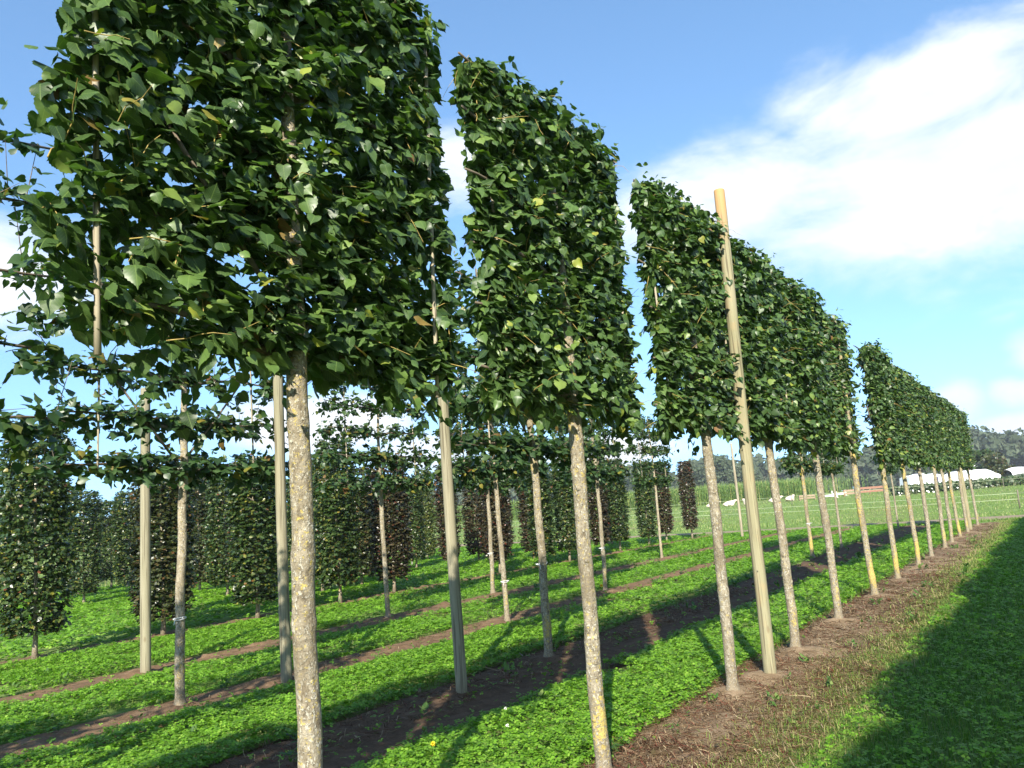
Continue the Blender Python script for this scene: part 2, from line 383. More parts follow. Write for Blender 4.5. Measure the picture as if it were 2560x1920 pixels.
# ---- flat-screen lime of the front row
A_TIERS = [2.36, 2.74, 3.12, 3.50, 3.87, 4.20]
def screen_foliage(name, seed, kind, mat, hw=1.02, nsh=470, nper=9, size=.092, top=4.36):
    rng = np.random.default_rng(seed)
    k = rng.integers(0, len(A_TIERS), nsh)
    y = rng.uniform(-hw*.95, hw*.95, nsh)
    z = np.clip(np.array(A_TIERS)[k]+rng.normal(0, .13, nsh), 2.28, top-.06)
    ok = fbm(y*2.6+seed, z*2.8, seed, 2) > .17
    y, z, k = y[ok], z[ok], k[ok]; n = len(y)
    B = np.column_stack([rng.normal(0, .03, n), y, z])
    sx = np.where(rng.random(n) < .5, -1.0, 1.0)
    D = np.column_stack([sx*np.abs(rng.normal(.30, .30, n)), rng.normal(.08, .42, n), rng.normal(.28, .55, n)])
    D = unit(D); Ln = rng.uniform(.12, .33, n)
    # keep the clipped box
    D[:, 2] = np.where((z+D[:, 2]*Ln > top-.05), -np.abs(D[:, 2])*.3, D[:, 2])
    D[:, 2] = np.where((k == 0) & (D[:, 2] < -.3), D[:, 2]*.4, D[:, 2])
    e = np.abs(y+D[:, 1]*Ln) > hw-.02
    D[e, 1] *= -.5; D = unit(D)
    P, T, Nn, S = shoots_to_leaves(B, D, Ln, nper, rng, .78, .40, size, .42, .42)
    # a few long stray shoots poking out of the clipped outline
    m = 16
    yb = rng.uniform(-hw*.9, hw*.9, m); up = rng.random(m) < .5
    B2 = np.column_stack([rng.normal(0, .1, m), yb, np.where(up, top-.12, A_TIERS[0]-.02)])
    D2 = unit(np.column_stack([rng.normal(0, .35, m), rng.normal(.15, .5, m), np.where(up, .8, -.35)]))
    L2 = rng.uniform(.12, .3, m)
    P2, T2, N2, S2 = shoots_to_leaves(B2, D2, L2, 5, rng, .6, .35, size*.9, .6)
    P = np.vstack([P, P2]); T = np.vstack([T, T2]); Nn = np.vstack([Nn, N2]); S = np.concatenate([S, S2])
    lim = hw+.05*(fbm(P[:, 2]*4, P[:, 0]*4, seed+3, 2)-.4)+.05*(rng.random(len(P))**3); kk = np.abs(P[:, 1]+T[:, 1]*size*.6) < lim
    P, T, Nn, S = P[kk], T[kk], Nn[kk], S[kk]
    if seed == 11:
        kk = (rng.random(len(P)) < .62) | (P[:, 1] > -.25-.5*(P[:, 2]-2.2)); P, T, Nn, S = P[kk], T[kk], Nn[kk], S[kk]
    ya = np.clip(np.abs(P[:, 1])/hw, 0, 1); P[:, 0] *= 1-.86*ya**3; P[:, 2] -= (.06 if kind == 'lime' else .15)*ya**5*np.clip((P[:, 2]-3.2)/1.1, 0, 1)
    tw = MB()
    pick = rng.choice(n, min(n, 260), replace=False)
    for i in pick:
        t = np.linspace(0, .9, 5)[:, None]
        q = B[i]+D[i]*(t*Ln[i]); q[:, 2:3] -= .2*t*t*Ln[i]; q[1:-1] += rng.normal(0, .006, (3, 3))
        tw.tube(q, [.0028, .0024, .002, .0016, .001], 4, False)
    return leaves(name, P, T, Nn, S, kind, mat, rng, 1.0, tw, M_TWIG)

def trunk_mesh(seed, mat, r0=.047, r1=.041, r2=.015, h=4.25, bend=.02):
    rng = np.random.default_rng(seed)
    z = np.concatenate([np.linspace(-.05, .25, 8), np.linspace(.29, 2.5, 60), np.linspace(2.6, h, 14)])
    ph = rng.uniform(0, 6.3, 4)
    x = bend*(np.sin(z*1.3+ph[0])-np.sin(ph[0]))+.004*np.sin(z*7+ph[1]); y = bend*(np.sin(z*1.1+ph[2])-np.sin(ph[2]))+.004*np.sin(z*8+ph[3])
    r = np.interp(z, [-.05, .03, .12, 2.2, h], [r0*1.75, r0*1.42, r0, r1, r2])
    for q in rng.uniform(.3, 2.2, 9): r = r*(1+rng.uniform(.05, .13)*np.exp(-((z-q)/.02)**2))
    b = MB(); b.tube(np.column_stack([x, y, z]), r, 22, True, .085, seed)
    # pruning knots
    for q in rng.uniform(.35, 2.25, 9):
        a = rng.uniform(0, 2*PI); i = np.argmin(np.abs(z-q)); rr = r[i]
        c = np.array([x[i], y[i], q]); d = np.array([math.cos(a), math.sin(a), .12])
        b.tube([c+d*rr*.7, c+d*rr*1.02, c+d*rr*1.12], [rr*.42, rr*.36, rr*.16], 9)
    me = b.mesh('trunk', mat); return me, (np.column_stack([x, y, z]))
def arms_mesh(seed, tiers, hw, r=.017, brace=False):
    rng = np.random.default_rng(seed); b = MB()
    for z in tiers:
        for s in (-1, 1):
            t = np.linspace(0, 1, 9); ln = hw*rng.uniform(.9, 1.0)
            p = np.column_stack([.02*np.sin(t*5+rng.uniform(0, 6)), s*ln*t, z-.07*(1-t)**3+.02*np.sin(t*6+rng.uniform(0, 6))+.03*t])
            b.tube(p, np.linspace(r*1.25, r*.4, 9), 7)
    if brace:
        for s in (-1, 1):
            b.tube([(.02, s*.04, tiers[0]+.05), (.03, s*.4, (tiers[0]+tiers[2])/2+.02), (.02, s*.75, tiers[2])], [.014, .012, .009], 6)
    return b.mesh('branches', M_BRANCH)
def cane_mesh(y, z0, z1, seed):
    rng = np.random.default_rng(seed); b = MB()
    z = np.linspace(z0, z1, 14); a, c = rng.normal(0, .012, 2)
    r = np.full(14, .0095); r[::3] = .0115
    b.tube(np.column_stack([.028+a*(z-z0), y+c*(z-z0), z]), r, 6)
    return b.mesh('cane', M_CANE)

def tie_mesh(z, r, seed):
    rng = np.random.default_rng(seed); b = MB(); a = np.linspace(0, 2*PI, 17)
    b.tube(np.column_stack([np.cos(a)*r, np.sin(a)*r, z+.006*np.sin(a*2)]), .0045, 5, False)
    b.tube(np.column_stack([np.cos(a)*r, np.sin(a)*r, z+.012+.006*np.cos(a)]), .004, 5, False)
    for s in (.3, -.5):
        d = np.array([math.cos(-.6+s), math.sin(-.6+s), 0])
        b.tube([d*r+[0, 0, z], d*(r+.03)+[0, 0, z+.02*s], d*(r+.05)+[0, 0, z+.09*s]], .003, 4)
    return b.mesh('tie', M_STRING)

print('building front row')
FOL_HI = [screen_foliage('foliage', 11+i*7, 'lime', M_LIME, hw=(1.0, .97, .97)[i], nsh=(1450, 1380, 1350)[i], size=.071) for i in range(3)]
FOL_LO = [screen_foliage('foliage', 61+i*5, 'limes', M_LIME_S, hw=1.04, nsh=1180, size=.076) for i in range(4)]
ARMS = [arms_mesh(5+i, A_TIERS, 1.0, .017, i == 0) for i in range(3)]
CANES = {y: cane_mesh(y, 2.2, 4.08, int(y*100)+200) for y in (-.78, .8)}
TRUNK_CACHE = {}
def trunk(kind, variant):
    key = (kind, variant)
    if key not in TRUNK_CACHE:
        m = M_BARK[kind] if kind < 4 else M_BARK_PALE
        TRUNK_CACHE[key] = trunk_mesh(100+kind*10+variant, m)[0]
    return TRUNK_CACHE[key]
A_ROW = [  # Y, foliage, mirror, height scale, bark kind, variant, label
 (2.13, ('h', 0), (1, 1.06), 1.0, 2, 2, 'nearest and biggest pleached lime, its thick lichened trunk cut off by the bottom edge'),
 (4.34, ('h', 1), (1, 1), 1.0, 2, 3, 'second nearest pleached lime, yellow lichen streaks on the lower half of its trunk'),
 (6.62, ('h', 2), (1, .97), 1.0, 0, 0, 'pleached lime just left of the tall lone post, with gaps of sky on both sides'),
 (8.55, ('l', 0), (1, 1), 1.0, 1, 2, 'pleached lime whose crown starts right behind the tall lone post'),
 (10.52, ('l', 1), (1, 1.1), 1.005, 1, 3, 'front row pleached lime, second one beyond the tall lone post'),
 (12.94, ('l', 2), (1, .84), 1.0, 3, 0, 'front row pleached lime just before the narrow sky gap, yellow patches up its trunk'),
 (15.1, ('l', 3), (1, .86), .95, 3, 1, 'front row pleached lime just after the narrow sky gap, trunk spotted orange yellow'),
 (17.62, ('l', 0), (-1, 1.18), .95, 3, 2, 'front row pleached lime with the most orange lower trunk, second after the sky gap'),
 (19.6, ('l', 1), (-1, 1), .95, 0, 1, 'slim greyish trunked front row lime, third after the narrow sky gap'),
 (22.2, ('l', 2), (-1, 1.12), .95, 2, 0, 'front row lime far along, fourth after the narrow sky gap'),
 (23.9, ('l', 3), (-1, 1), .95, 1, 0, 'front row lime far along, fifth after the narrow sky gap'),
 (26.05, ('l', 1), (1, 1.15), .95, 3, 0, 'front row lime near the end with yellow foot, sixth after the narrow sky gap'),
 (28.5, ('l', 0), (1, 1.2), .95, 2, 1, 'front row lime just before the round post at the row end'),
 (32.4, ('l', 2), (1, 1.4), .95, 1, 2, 'farthest lime of the front row, last trunk beyond the end post'),
]
G_A = 'pleached limes of the front row'
FOFF = {4.34: (0, .07, .06), 6.62: (0, .04, .02), 12.94: (-.11, -.08, 0), 15.1: (.12, .19, 0)}
def lime_screen(x, y, fol, mir, sc, bark, var, label, group):
    o = empty('pleached_lime', (x, y, 0)); tag(o, label, 'tree', group)
    o.scale = (sc, sc, sc)
    lib = FOL_HI if fol[0] == 'h' else FOL_LO
    link('trunk', trunk(bark, var), o)
    f = link('foliage', lib[fol[1]], o); f.scale = (mir[0], mir[1], 1)
    b = link('branches', ARMS[fol[1] % 3], o)
    b.scale = (1, min(mir[1], 1.05), 1)
    for yy, me in ({} if y in (12.94, 15.1) else CANES).items(): link('cane', me, o).scale = (1, abs(mir[1]), 1)
    return o
for Y, fol, mir, sc, bk, vr, lab in A_ROW:
    o = lime_screen(-2.45, Y+(.0 if Y != 12.94 else -.0), fol, mir, sc, bk, vr, lab, G_A)
    if Y in FOFF: o.children[1].location = FOFF[Y]
    if Y < 3: o.children[0].scale = (.80, .80, 1)
# limes of the same rows that stand outside the picture and shade what is in it
LAB_OUT = 'pleached lime with flat clipped crown standing beside the grass path, outside the picture'
for k, Y in enumerate((-.12, -2.3, -4.5)):
    lime_screen(-2.45, Y, ('l', k), (1, 1), 1.0, 0, 0, LAB_OUT, 'pleached limes beside the path out of view')
for k in range(20):
    Y = -9.2+2.12*k
    lime_screen(1.80, Y, ('l', k % 4), (1, -1 if k % 3 == 0 else 1), (1.0, .97, 1.02)[k % 3], 0, 0, LAB_OUT, 'pleached limes beside the path out of view')

# ------------------------------------------------------------------ tiered limes of the rows behind
T_TIERS = [2.36, 2.82, 3.28, 3.72, 4.12]
def tier_foliage(seed, hw=1.4, nsh=190, size=.086, tiers=T_TIERS, kind='limes'):
    rng = np.random.default_rng(seed)
    k = rng.choice(len(tiers), nsh, p=np.array([1.35, 1.1, 1, .9, .8])[:len(tiers)]/np.array([1.35, 1.1, 1, .9, .8])[:len(tiers)].sum())
    y = rng.uniform(-hw, hw, nsh)
    z = np.array(tiers)[k]+rng.normal(0, .05, nsh)
    ok = (fbm(y*1.9+seed, z*2.4, seed, 3) > .25) | (np.abs(y) < .35)
    y, z = y[ok], z[ok]; n = len(y)
    B = np.column_stack([rng.normal(0, .03, n), y, z])
    D = unit(np.column_stack([rng.normal(0, .5, n), rng.normal(0, .55, n), rng.normal(.18, .42, n)]))
    Ln = rng.uniform(.08, .30, n)
    P, T, Nn, S = shoots_to_leaves(B, D, Ln, 6, rng, .45, .3, size, .5)
    # upright shoots
    m = 16
    B2 = np.column_stack([rng.normal(0, .03, m), rng.uniform(-hw, hw, m), np.array(tiers)[rng.integers(0, len(tiers), m)]])
    D2 = unit(np.column_stack([rng.normal(0, .15, m), rng.normal(0, .2, m), np.ones(m)])); L2 = rng.uniform(.25, .5, m)
    P2, T2, N2, S2 = shoots_to_leaves(B2, D2, L2, 5, rng, .4, .25, size*.8, .5)
    tw = MB()
    for i in range(m):
        tw.tube([B2[i], B2[i]+D2[i]*L2[i]*.5, B2[i]+D2[i]*L2[i]*1.08], [.004, .003, .0015], 4, False)
    for i in range(0, n, 3):
        tw.tube([B[i], B[i]+D[i]*Ln[i]], [.0035, .0015], 4, False)
    return leaves('foliage', np.vstack([P, P2]), np.vstack([T, T2]), np.vstack([Nn, N2]), np.concatenate([S, S2]), kind, M_LIME_B, rng, 1.0, tw, M_BRANCH)
TF = [tier_foliage(300+i*3, nsh=(620, 640, 800)[i], kind='limes') for i in range(3)]+[tier_foliage(333, nsh=330, size=.08)]
TARMS = [arms_mesh(40+i, T_TIERS, 1.32, .018, i == 0) for i in range(2)]
TCANES = {y: cane_mesh(y, 2.3, 4.3, int(y*100)+700) for y in (-.85, .9)}
TIE = {z: tie_mesh(z, .06, int(z*100)) for z in (.62, .85, 1.05)}
def lime_tier(x, y, fi, bark, var, label, group, tie=None, sc=1.0, thin=1.0):
    o = empty('tiered_lime', (x, y, 0)); tag(o, label, 'tree', group); o.scale = (sc, sc, sc)
    t = link('trunk', trunk(bark, var), o); t.scale = (thin, thin, 1)
    f = link('foliage', TF[fi], o); f.scale = (1, 1 if (fi+var) % 2 else -1, 1)
    link('branches', TARMS[var % 2], o)
    for me in TCANES.values(): link('cane', me, o)
    if tie: link('tie', TIE[tie], o)
    return o
G_T = 'tiered limes in the rows behind the front row'
lime_tier(-5.0, 1.1, 3, 0, 1, 'tiered lime whose leafy arms reach in from the left edge of the picture', G_T)
lime_tier(-5.0, -2.2, 1, 0, 0, 'tiered lime standing out of the picture on the left', G_T)
lime_tier(-4.85, 7.6, 1, 2, 0, 'tiered lime between the second nearest trunk and the splintered post, white string round it', G_T, 1.05)
lime_tier(-5.26, 20.85, 2, 3, 1, 'tiered lime with yellow upper stem and shaded foot, standing in the dark soil strip', G_T, .85)
lime_tier(-5.28, 24.2, 1, 0, 1, 'thin tiered lime with crooked dark foot, farther along the dark soil strip', G_T, None, .97, .8)
lime_tier(-5.27, 34.2, 0, 0, 0, 'thin dark stemmed lime at the far end of the dark soil strip', G_T, None, .97, .75)
lime_tier(-7.35, 4.8, 1, 4, 0, 'tiered lime with pale straight trunk on the left, crown of bare horizontal arms', G_T, .85)
lime_tier(-7.2, 10.2, 2, 1, 1, 'tiered lime with white string at knee height, just left of the second nearest trunk', G_T, .62, 1.0, .85)
lime_tier(-7.5, 14.0, 1, 1, 0, 'slim tiered lime just right of the second nearest trunk', G_T, .85, 1.0, .85)
lime_tier(-9.9, 10.45, 0, 1, 1, 'yellow spotted tiered lime between the nearest trunk and the splintered post', G_T, None, 1.0, .9)
lime_tier(-10.2, 14.0, 2, 1, 0, 'tiered lime at a mound of bare soil, just right of the splintered post', G_T, .85, 1.0, .95)
lime_tier(-10.0, 17.9, 2, 0, 0, 'tiered lime hidden behind the second nearest trunk, only its crown showing', G_T, None, 1.0, .8)
lime_tier(-10.1, 22.6, 1, 4, 1, 'slim pale tiered lime standing apart, before the rightmost beech columns', G_T, None, 1.0, .8)
FL = 'pleached lime far back at the left, behind the beech columns'
for k, (x, y) in enumerate([(-25.0, 10.9), (-27.6, 12.4), (-40.4, 17.9), (-25.4, 17.0), (-32.7, 24.4), (-28.0, 18.6), (-35.0, 17.2), (-22.4, 20.3)]):
    lime_tier(x, y, 2, (3, 1, 1, 2)[k % 4], k % 2, FL, 'limes far back at the left', None, 1.0, .9)

# ------------------------------------------------------------------ posts
def post(x, y, h, r, mat, label, seed, lean=(0, 0), splinter=False, rtop=None, nails=None):
    rng = np.random.default_rng(seed); b = MB()
    z = np.concatenate([[-.05], np.linspace(0, h-.012, 26), [h-.003, h]]); rt = rtop or r*.93
    rr = np.interp(z, [0, h], [r, rt]); rr[-2] *= .97; rr[-1] *= .9
    p = np.column_stack([lean[0]*z+.004*np.sin(z*1.7+seed), lean[1]*z+.004*np.cos(z*1.3), z])
    b.tube(p, rr, 20, True, .025, seed)
    o = link('wooden_post', b.mesh('wooden_post', mat), None, (x, y, 0)); tag(o, label, 'post', 'round wooden posts')
    if splinter:
        s = MB()
        for k in range(9):
            a = rng.uniform(0, 2*PI); rad = rt*rng.uniform(.2, .8)
            c = np.array([lean[0]*h+math.cos(a)*rad, lean[1]*h+math.sin(a)*rad, h-.02])
            s.tube([c, c+[rng.normal(0, .006), rng.normal(0, .006), rng.uniform(.04, .16)]], [.013, .002], 5)
        link('splinters', s.mesh('splinters', mat), o)
    if nails:
        s = MB()
        for z0 in nails:
            for a in (-.35, -1.15):
                c = np.array([math.cos(a)*r*.99, math.sin(a)*r*.99, z0]); d = np.array([math.cos(a), math.sin(a), 0])
                s.tube([c-d*.004, c+d*.004], .005, 8)
        link('nail_heads', s.mesh('nail_heads', M_FPOST), o)
    return o
post(-2.34, 7.27, 4.59, .056, M_POST, 'tall greenish lone post rising above the lime crowns, tan at its top', 1, lean=(.016, .011), nails=(.95, 2.05))
post(-4.82, 6.01, 3.88, .054, M_POST2, 'yellowish post with splintered top between the two nearest lime crowns', 2, splinter=True)
post(-7.14, 5.92, 3.78, .060, M_POST2, 'cracked grey post directly left of the nearest trunk', 3, splinter=True)
post(-9.65, 5.83, 3.62, .064, M_POST2, 'straight grey post on the left beside the pale trunked tiered lime', 4)
post(-10.84, 32.4, 3.9, .055, M_CANE, 'thin pale post far back, just left of the tall lone post', 5, rtop=.045)
post(-2.5, 30.0, 2.7, .068, M_POST, 'thicker round post at the far end of the front row', 6)
for k, (x, y) in enumerate([(-43.7, 23.4), (-43.3, 23.7)]):
    post(x, y, 2.4, .05, M_CANE, ('upright pale stake' if k else 'tilted pale stake')+' of the crossed pair far back at the left', 20+k, lean=((-.12, 0) if k else (.14, .02)))
b = MB(); b.tube([(0, 0, 0), (0, 0, 1.75)], .03, 8); mk_st = link('marker_stake', b.mesh('marker_stake', M_RAIL), None, (-20.6, 23.2, 0)); tag(mk_st, 'white marker stake with dark tip beside the yellow green column', 'stake')
b = MB(); b.tube([(0, 0, 1.45), (0, 0, 1.78)], .034, 8); link('tip', b.mesh('tip', M_DARKBLUE), mk_st)

# ------------------------------------------------------------------ beech columns
def column_foliage(seed, w, t, z0, z1, mat, n=3300, size=.066):
    rng = np.random.default_rng(seed)
    ns = n//6
    z = rng.uniform(z0, z1, ns); ph = rng.uniform(0, 2*PI, ns)
    env = 1-.30*np.clip((z-(z1-.45))/.45, 0, 1)**2-.35*np.clip((z0+.45-z)/.45, 0, 1)**2
    env = env*(.86+.30*fbm(np.cos(ph)*1.6+seed, z*2.6+np.sin(ph)*1.6, seed, 3))
    rad = np.sqrt(rng.uniform(.25, 1, ns))
    c, s = np.cos(ph), np.sin(ph)
    q = (np.abs(c)**4+np.abs(s)**4)**-.25            # rounded box section
    px, py = c*q*t/2*rad*env, s*q*w/2*rad*env
    B = np.column_stack([px*.82, py*.86, z])
    D = unit(np.column_stack([c*1.1+rng.normal(0, .3, ns), s*.9+rng.normal(0, .3, ns), rng.normal(.12, .25, ns)]))
    Ln = rng.uniform(.08, .2, ns)
    tt = (np.arange(6)+.5)/6
    P = (B[:, None]+D[:, None]*(tt[None, :, None]*Ln[:, None, None])).reshape(-1, 3)
    side = unit(np.cross(D, [0, 0, 1.0])); alt = np.where(np.arange(6) % 2 == 0, 1, -1.)
    T = unit((D[:, None]*.7+side[:, None]*alt[None, :, None]*.8+rng.normal(0, .3, (ns, 6, 3))+[0, 0, -.18])).reshape(-1, 3)
    Nn = np.repeat(D*.45+[0, 0, .75], 6, 0)+rng.normal(0, .42, (ns*6, 3))
    S = size*rng.uniform(.7, 1.25, ns*6)
    return leaves('foliage', P, T, unit(Nn), S, 'ovate', mat, rng, 1.15)
def column_stem(h):
    b = MB(); z = np.linspace(-.04, h*.93, 12)
    b.tube(np.column_stack([.015*np.sin(z*2), .02*np.sin(z*1.7+1), z]), np.interp(z, [0, .08, h], [.055, .042, .010]), 9, True, .05, 3)
    rng = np.random.default_rng(3)
    for q in np.linspace(.45, h*.85, 16):
        a = rng.uniform(0, 2*PI)
        b.tube([(0, .02, q), (.10*math.cos(a), .22*math.sin(a), q+.06), (.17*math.cos(a), .38*math.sin(a), q+.1)], [.012, .009, .005], 5)
    return b.mesh('stem', M_BARK_PALE)
STEM = column_stem(3.1)
CF = {'green': [column_foliage(401, 1.12, .66, .36, 3.2, M_BEECH, 12500), column_foliage(402, .95, .6, .34, 3.2, M_BEECH, 11000)],
      'bronze': [column_foliage(411, 1.05, .62, .3, 3.2, M_BRONZE, 12000)],
      'copper': [column_foliage(421, 1.0, .6, .34, 3.2, M_COPPER, 11000), column_foliage(422, .85, .55, .4, 3.2, M_COPPER, 9500)],
      'yellow': [column_foliage(431, 1.0, .6, .2, 3.2, M_YELLOW, 11000)]}
G_C = 'clipped beech columns'
cols = [  # x, y, h, kind, variant, label, rotation
 (-13.05, 6.1, 3.42, 'green', 0, 'big green beech column at the left with yellow flecked leaves and short bare foot'),
 (-13.3, 8.35, 3.0, 'bronze', 0, 'bronze green beech column behind the straight grey post and pale trunk'),
 (-13.1, 10.2, 3.0, 'green', 1, 'green beech column just left of the cracked grey post, narrow foot on bare soil'),
 (-13.25, 12.5, 3.4, 'green', 0, 'full dark green beech column just right of the nearest trunk'),
 (-13.6, 14.6, 3.12, 'copper', 0, 'dark brownish beech column behind the yellow spotted trunk'),
 (-16.4, 20.3, 3.25, 'copper', 1, 'dark purple beech column directly behind the post with a splintered top'),
 (-22.4, 26.2, 3.7, 'yellow', 0, 'pale yellow green beech column beside the white marker stake'),
 (-18.2, 24.2, 3.1, 'copper', 0, 'dark copper column two places right of the pale yellow green one'),
 (-13.55, 19.0, 3.1, 'copper', 1, 'blackish copper column seen between two tiered lime trunks left of the second nearest trunk'),
 (-13.2, 20.9, 3.1, 'green', 1, 'green beech column touching the blackish copper one, left of the second nearest trunk'),
 (-13.5, 22.9, 3.15, 'green', 1, 'narrow green beech column hugging the left side of the second nearest trunk'),
 (-13.4, 25.0, 3.1, 'copper', 1, 'dark copper column just right of the second nearest trunk'),
 (-13.9, 27.4, 3.3, 'green', 0, 'broad green beech column left of the slim pale lime that stands apart'),
 (-13.9, 30.0, 3.2, 'green', 1, 'dark green column directly behind the slim pale lime that stands apart'),
 (-14.0, 32.0, 3.2, 'copper', 1, 'narrow dark column just right of the slim pale lime that stands apart'),
 (-13.8, 34.4, 3.3, 'copper', 1, 'last purple column on the right, standing alone before the pasture'),
 (-22.1, 15.1, 3.4, 'bronze', 0, 'flat topped bronze beech column in the second group behind the pale trunk'),
 (-21.7, 16.2, 3.35, 'bronze', 0, 'right half of the bronze pair behind the pale trunk'),
 (-23.5, 12.3, 3.1, 'green', 1, 'green beech column showing behind the big left one'),
 (-30.3, 16.9, 3.2, 'green', 0, 'distant green column left of the field gap with crossed stakes'),
 (-26.5, 16.3, 3.3, 'green', 0, 'distant green column right of the field gap with crossed stakes'),
 (-16.0, 12.6, 3.15, 'green', 1, 'green column in the second row, partly behind the one left of the cracked grey post'),
 (-16.2, 16.1, 3.1, 'bronze', 0, 'bronze column in the second row behind the full dark green one'),
 (-19.0, 21.6, 3.1, 'green', 1, 'green column in the third row, left of the pale yellow green one'),
 (-16.0, 24.6, 3.0, 'copper', 0, 'dark copper column in the second row, behind the touching pair'),
 (-16.3, 28.3, 3.1, 'green', 1, 'small green column in the second row, just left of the broad green one'),
 (-16.1, 10.3, 3.0, 'green', 1, 'narrow green column filling the gap right of the straight grey post'),
 (-16.0, 14.5, 3.2, 'green', 0, 'green column in the second row glimpsed between nearest trunk and the full dark green column'),
 (-19.1, 13.9, 3.1, 'green', 0, 'green column in the third row between the bronze pair and the cracked grey post'),
 (-19.0, 16.6, 3.1, 'green', 0, 'green column in the third row hidden partly by the nearest trunk'),
 (-19.2, 18.9, 3.1, 'bronze', 0, 'bronze column in the third row behind the yellow spotted trunk'),
 (-22.0, 18.4, 3.3, 'green', 0, 'green column right of the bronze pair, farther back'),
 (-22.3, 21.6, 3.2, 'green', 1, 'green column in the fourth row left of the white marker stake'),
 (-22.6, 24.0, 3.3, 'green', 0, 'green column in the fourth row directly left of the pale yellow green one'),
 (-25.5, 14.9, 3.2, 'green', 0, 'distant green column left of the bronze pair'),
 (-25.8, 19.8, 3.3, 'green', 0, 'distant green column behind the cracked grey post'),
 (-26.0, 22.8, 3.3, 'green', 1, 'distant green column over the right shoulder of the nearest trunk'),
 (-26.4, 26.4, 3.4, 'green', 0, 'distant green column left behind the yellow spotted trunk'),
 (-19.2, 27.4, 3.1, 'copper', 0, 'distant copper column right of the splintered post'),
 (-16.2, 22.4, 3.1, 'copper', 0, 'dark copper column in the second row between splintered post and touching pair'),
 (-19.3, 30.6, 3.2, 'green', 0, 'distant green column behind the narrow one hugging the second trunk'),
 (-16.3, 31.4, 3.2, 'copper', 1, 'small copper column behind the broad green one'),
 (-33.0, 14.2, 3.3, 'green', 0, 'distant green column at the far left, left of the crossed stakes'),
 (-36.5, 22.6, 3.4, 'green', 0, 'distant green column right of the crossed stakes'),
]
for k, (x, y, h, kind, v, lab) in enumerate(cols):
    o = empty('columnar_beech', (x, y, 0), (0.05, -.07, .1)[k % 3]); tag(o, lab, 'tree', G_C, 'thing')
    o.scale = (.95, .90+.16*((k*7) % 5)/4, h/3.2*1.05)
    link('stem', STEM, o); f = link('foliage', CF[kind][v], o); f.scale = (1 if k % 2 else -1, 1 if k % 4 < 2 else -1, 1)

# ------------------------------------------------------------------ ground, soil strips, track
def grid(xs, ys, zf, name, mat, kind='structure', objname=None):
    X, Y = np.meshgrid(xs, ys); Z = zf(X, Y)
    nx, ny = len(xs), len(ys)
    i = np.arange(ny-1)[:, None]*nx; j = np.arange(nx-1)[None]
    Q = np.stack([i+j, i+j+1, i+nx+j+1, i+nx+j], -1).reshape(-1, 4)
    o = link(name, mk(name, np.column_stack([X.ravel(), Y.ravel(), Z.ravel()]), [Q], mat)); tag(o, kind=kind)
    return o
def axis(lo, hi, dense_lo, dense_hi, d):
    a = np.arange(dense_lo, dense_hi, d)
    f = np.geomspace(d*2, hi-dense_hi+d*2, 40)-d*2+dense_hi
    g = dense_lo-(np.geomspace(d*2, dense_lo-lo+d*2, 40)-d*2)
    return np.concatenate([g[::-1][:-1], a, f])
grid(axis(-1500, 1500, -60, 30, 1.5), axis(-700, 2500, -10, 60, 1.5), lambda x, y: gz(x, y)-.02+.0*x, 'ground', M_GROUND)

def strip(name, xc, wd, y0, y1, mat, seed, amp=.05, dx=.045, dy=.06, crown=.0, clod=0.0, mounds=(), mx=0.0):
    xs = np.arange(-wd/2-.25, wd/2+.25, dx); ys = np.arange(y0, y1, dy)
    def zf(X, Y):
        edge = wd/2*(.82+.42*fbm(Y*.9, X*0+seed, seed, 3))
        f = np.clip((edge-np.abs(X))/.16, -1, 1)
        z = .006+amp*(fbm(X*3.1, Y*2.2, seed, 4)-.45)+crown*np.exp(-(X/.28)**2)
        z = z+.35*amp*(fbm(X*13, Y*12, seed+5, 3)-.5)
        if clod: z = z+clod*np.clip(fbm(X*9, Y*8, seed+9, 2)-.46, 0, 1)*2
        for yy in mounds: z = z+.045*np.exp(-(((X-mx)/.22)**2+((Y-yy)/.22)**2))
        return np.where(f > 0, z*np.clip(f*1.4, 0, 1)+.004, -.05*(-f))
    o = grid(xs, ys, zf, name, mat); o.location = (xc, 0, 0)
    return o
strip('soil_strip', -2.22, 1.02, -2, 34.5, M_SOILDRY, 3, .06, crown=.015, clod=.03, mounds=[a[0] for a in A_ROW]+[7.27], mx=-.22)
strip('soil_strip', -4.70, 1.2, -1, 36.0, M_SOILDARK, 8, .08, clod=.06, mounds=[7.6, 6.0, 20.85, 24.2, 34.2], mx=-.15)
strip('soil_strip', -7.4, .78, 0, 36.0, M_SOIL, 13, .07, clod=.07, mounds=[4.8, 10.2, 14.0, 5.9])
strip('soil_strip', -9.85, .9, 1, 36.0, M_SOIL, 19, .07, clod=.08, mounds=[10.45, 14.0, 17.9, 22.6, 5.8])
strip('soil_strip', -13.3, .85, 2, 36.0, M_SOIL, 23, .07, .06, .07, clod=.12)
def tz(X, Y): return gz(X, Y)+.01+.0*X
o = grid(np.arange(-70, 26, .6), np.linspace(-1.2, 1.2, 11), lambda X, Y: gz(X, Y+38.2)+.05-.085*(np.abs(Y) > 1.0+.25*(fbm(X*.5, Y*0, 6, 2)-.4)*2)+.02*fbm(X*.8, Y*3, 4, 3), 'dirt_track', M_TRACK)
o.location = (0, 38.2, 0)

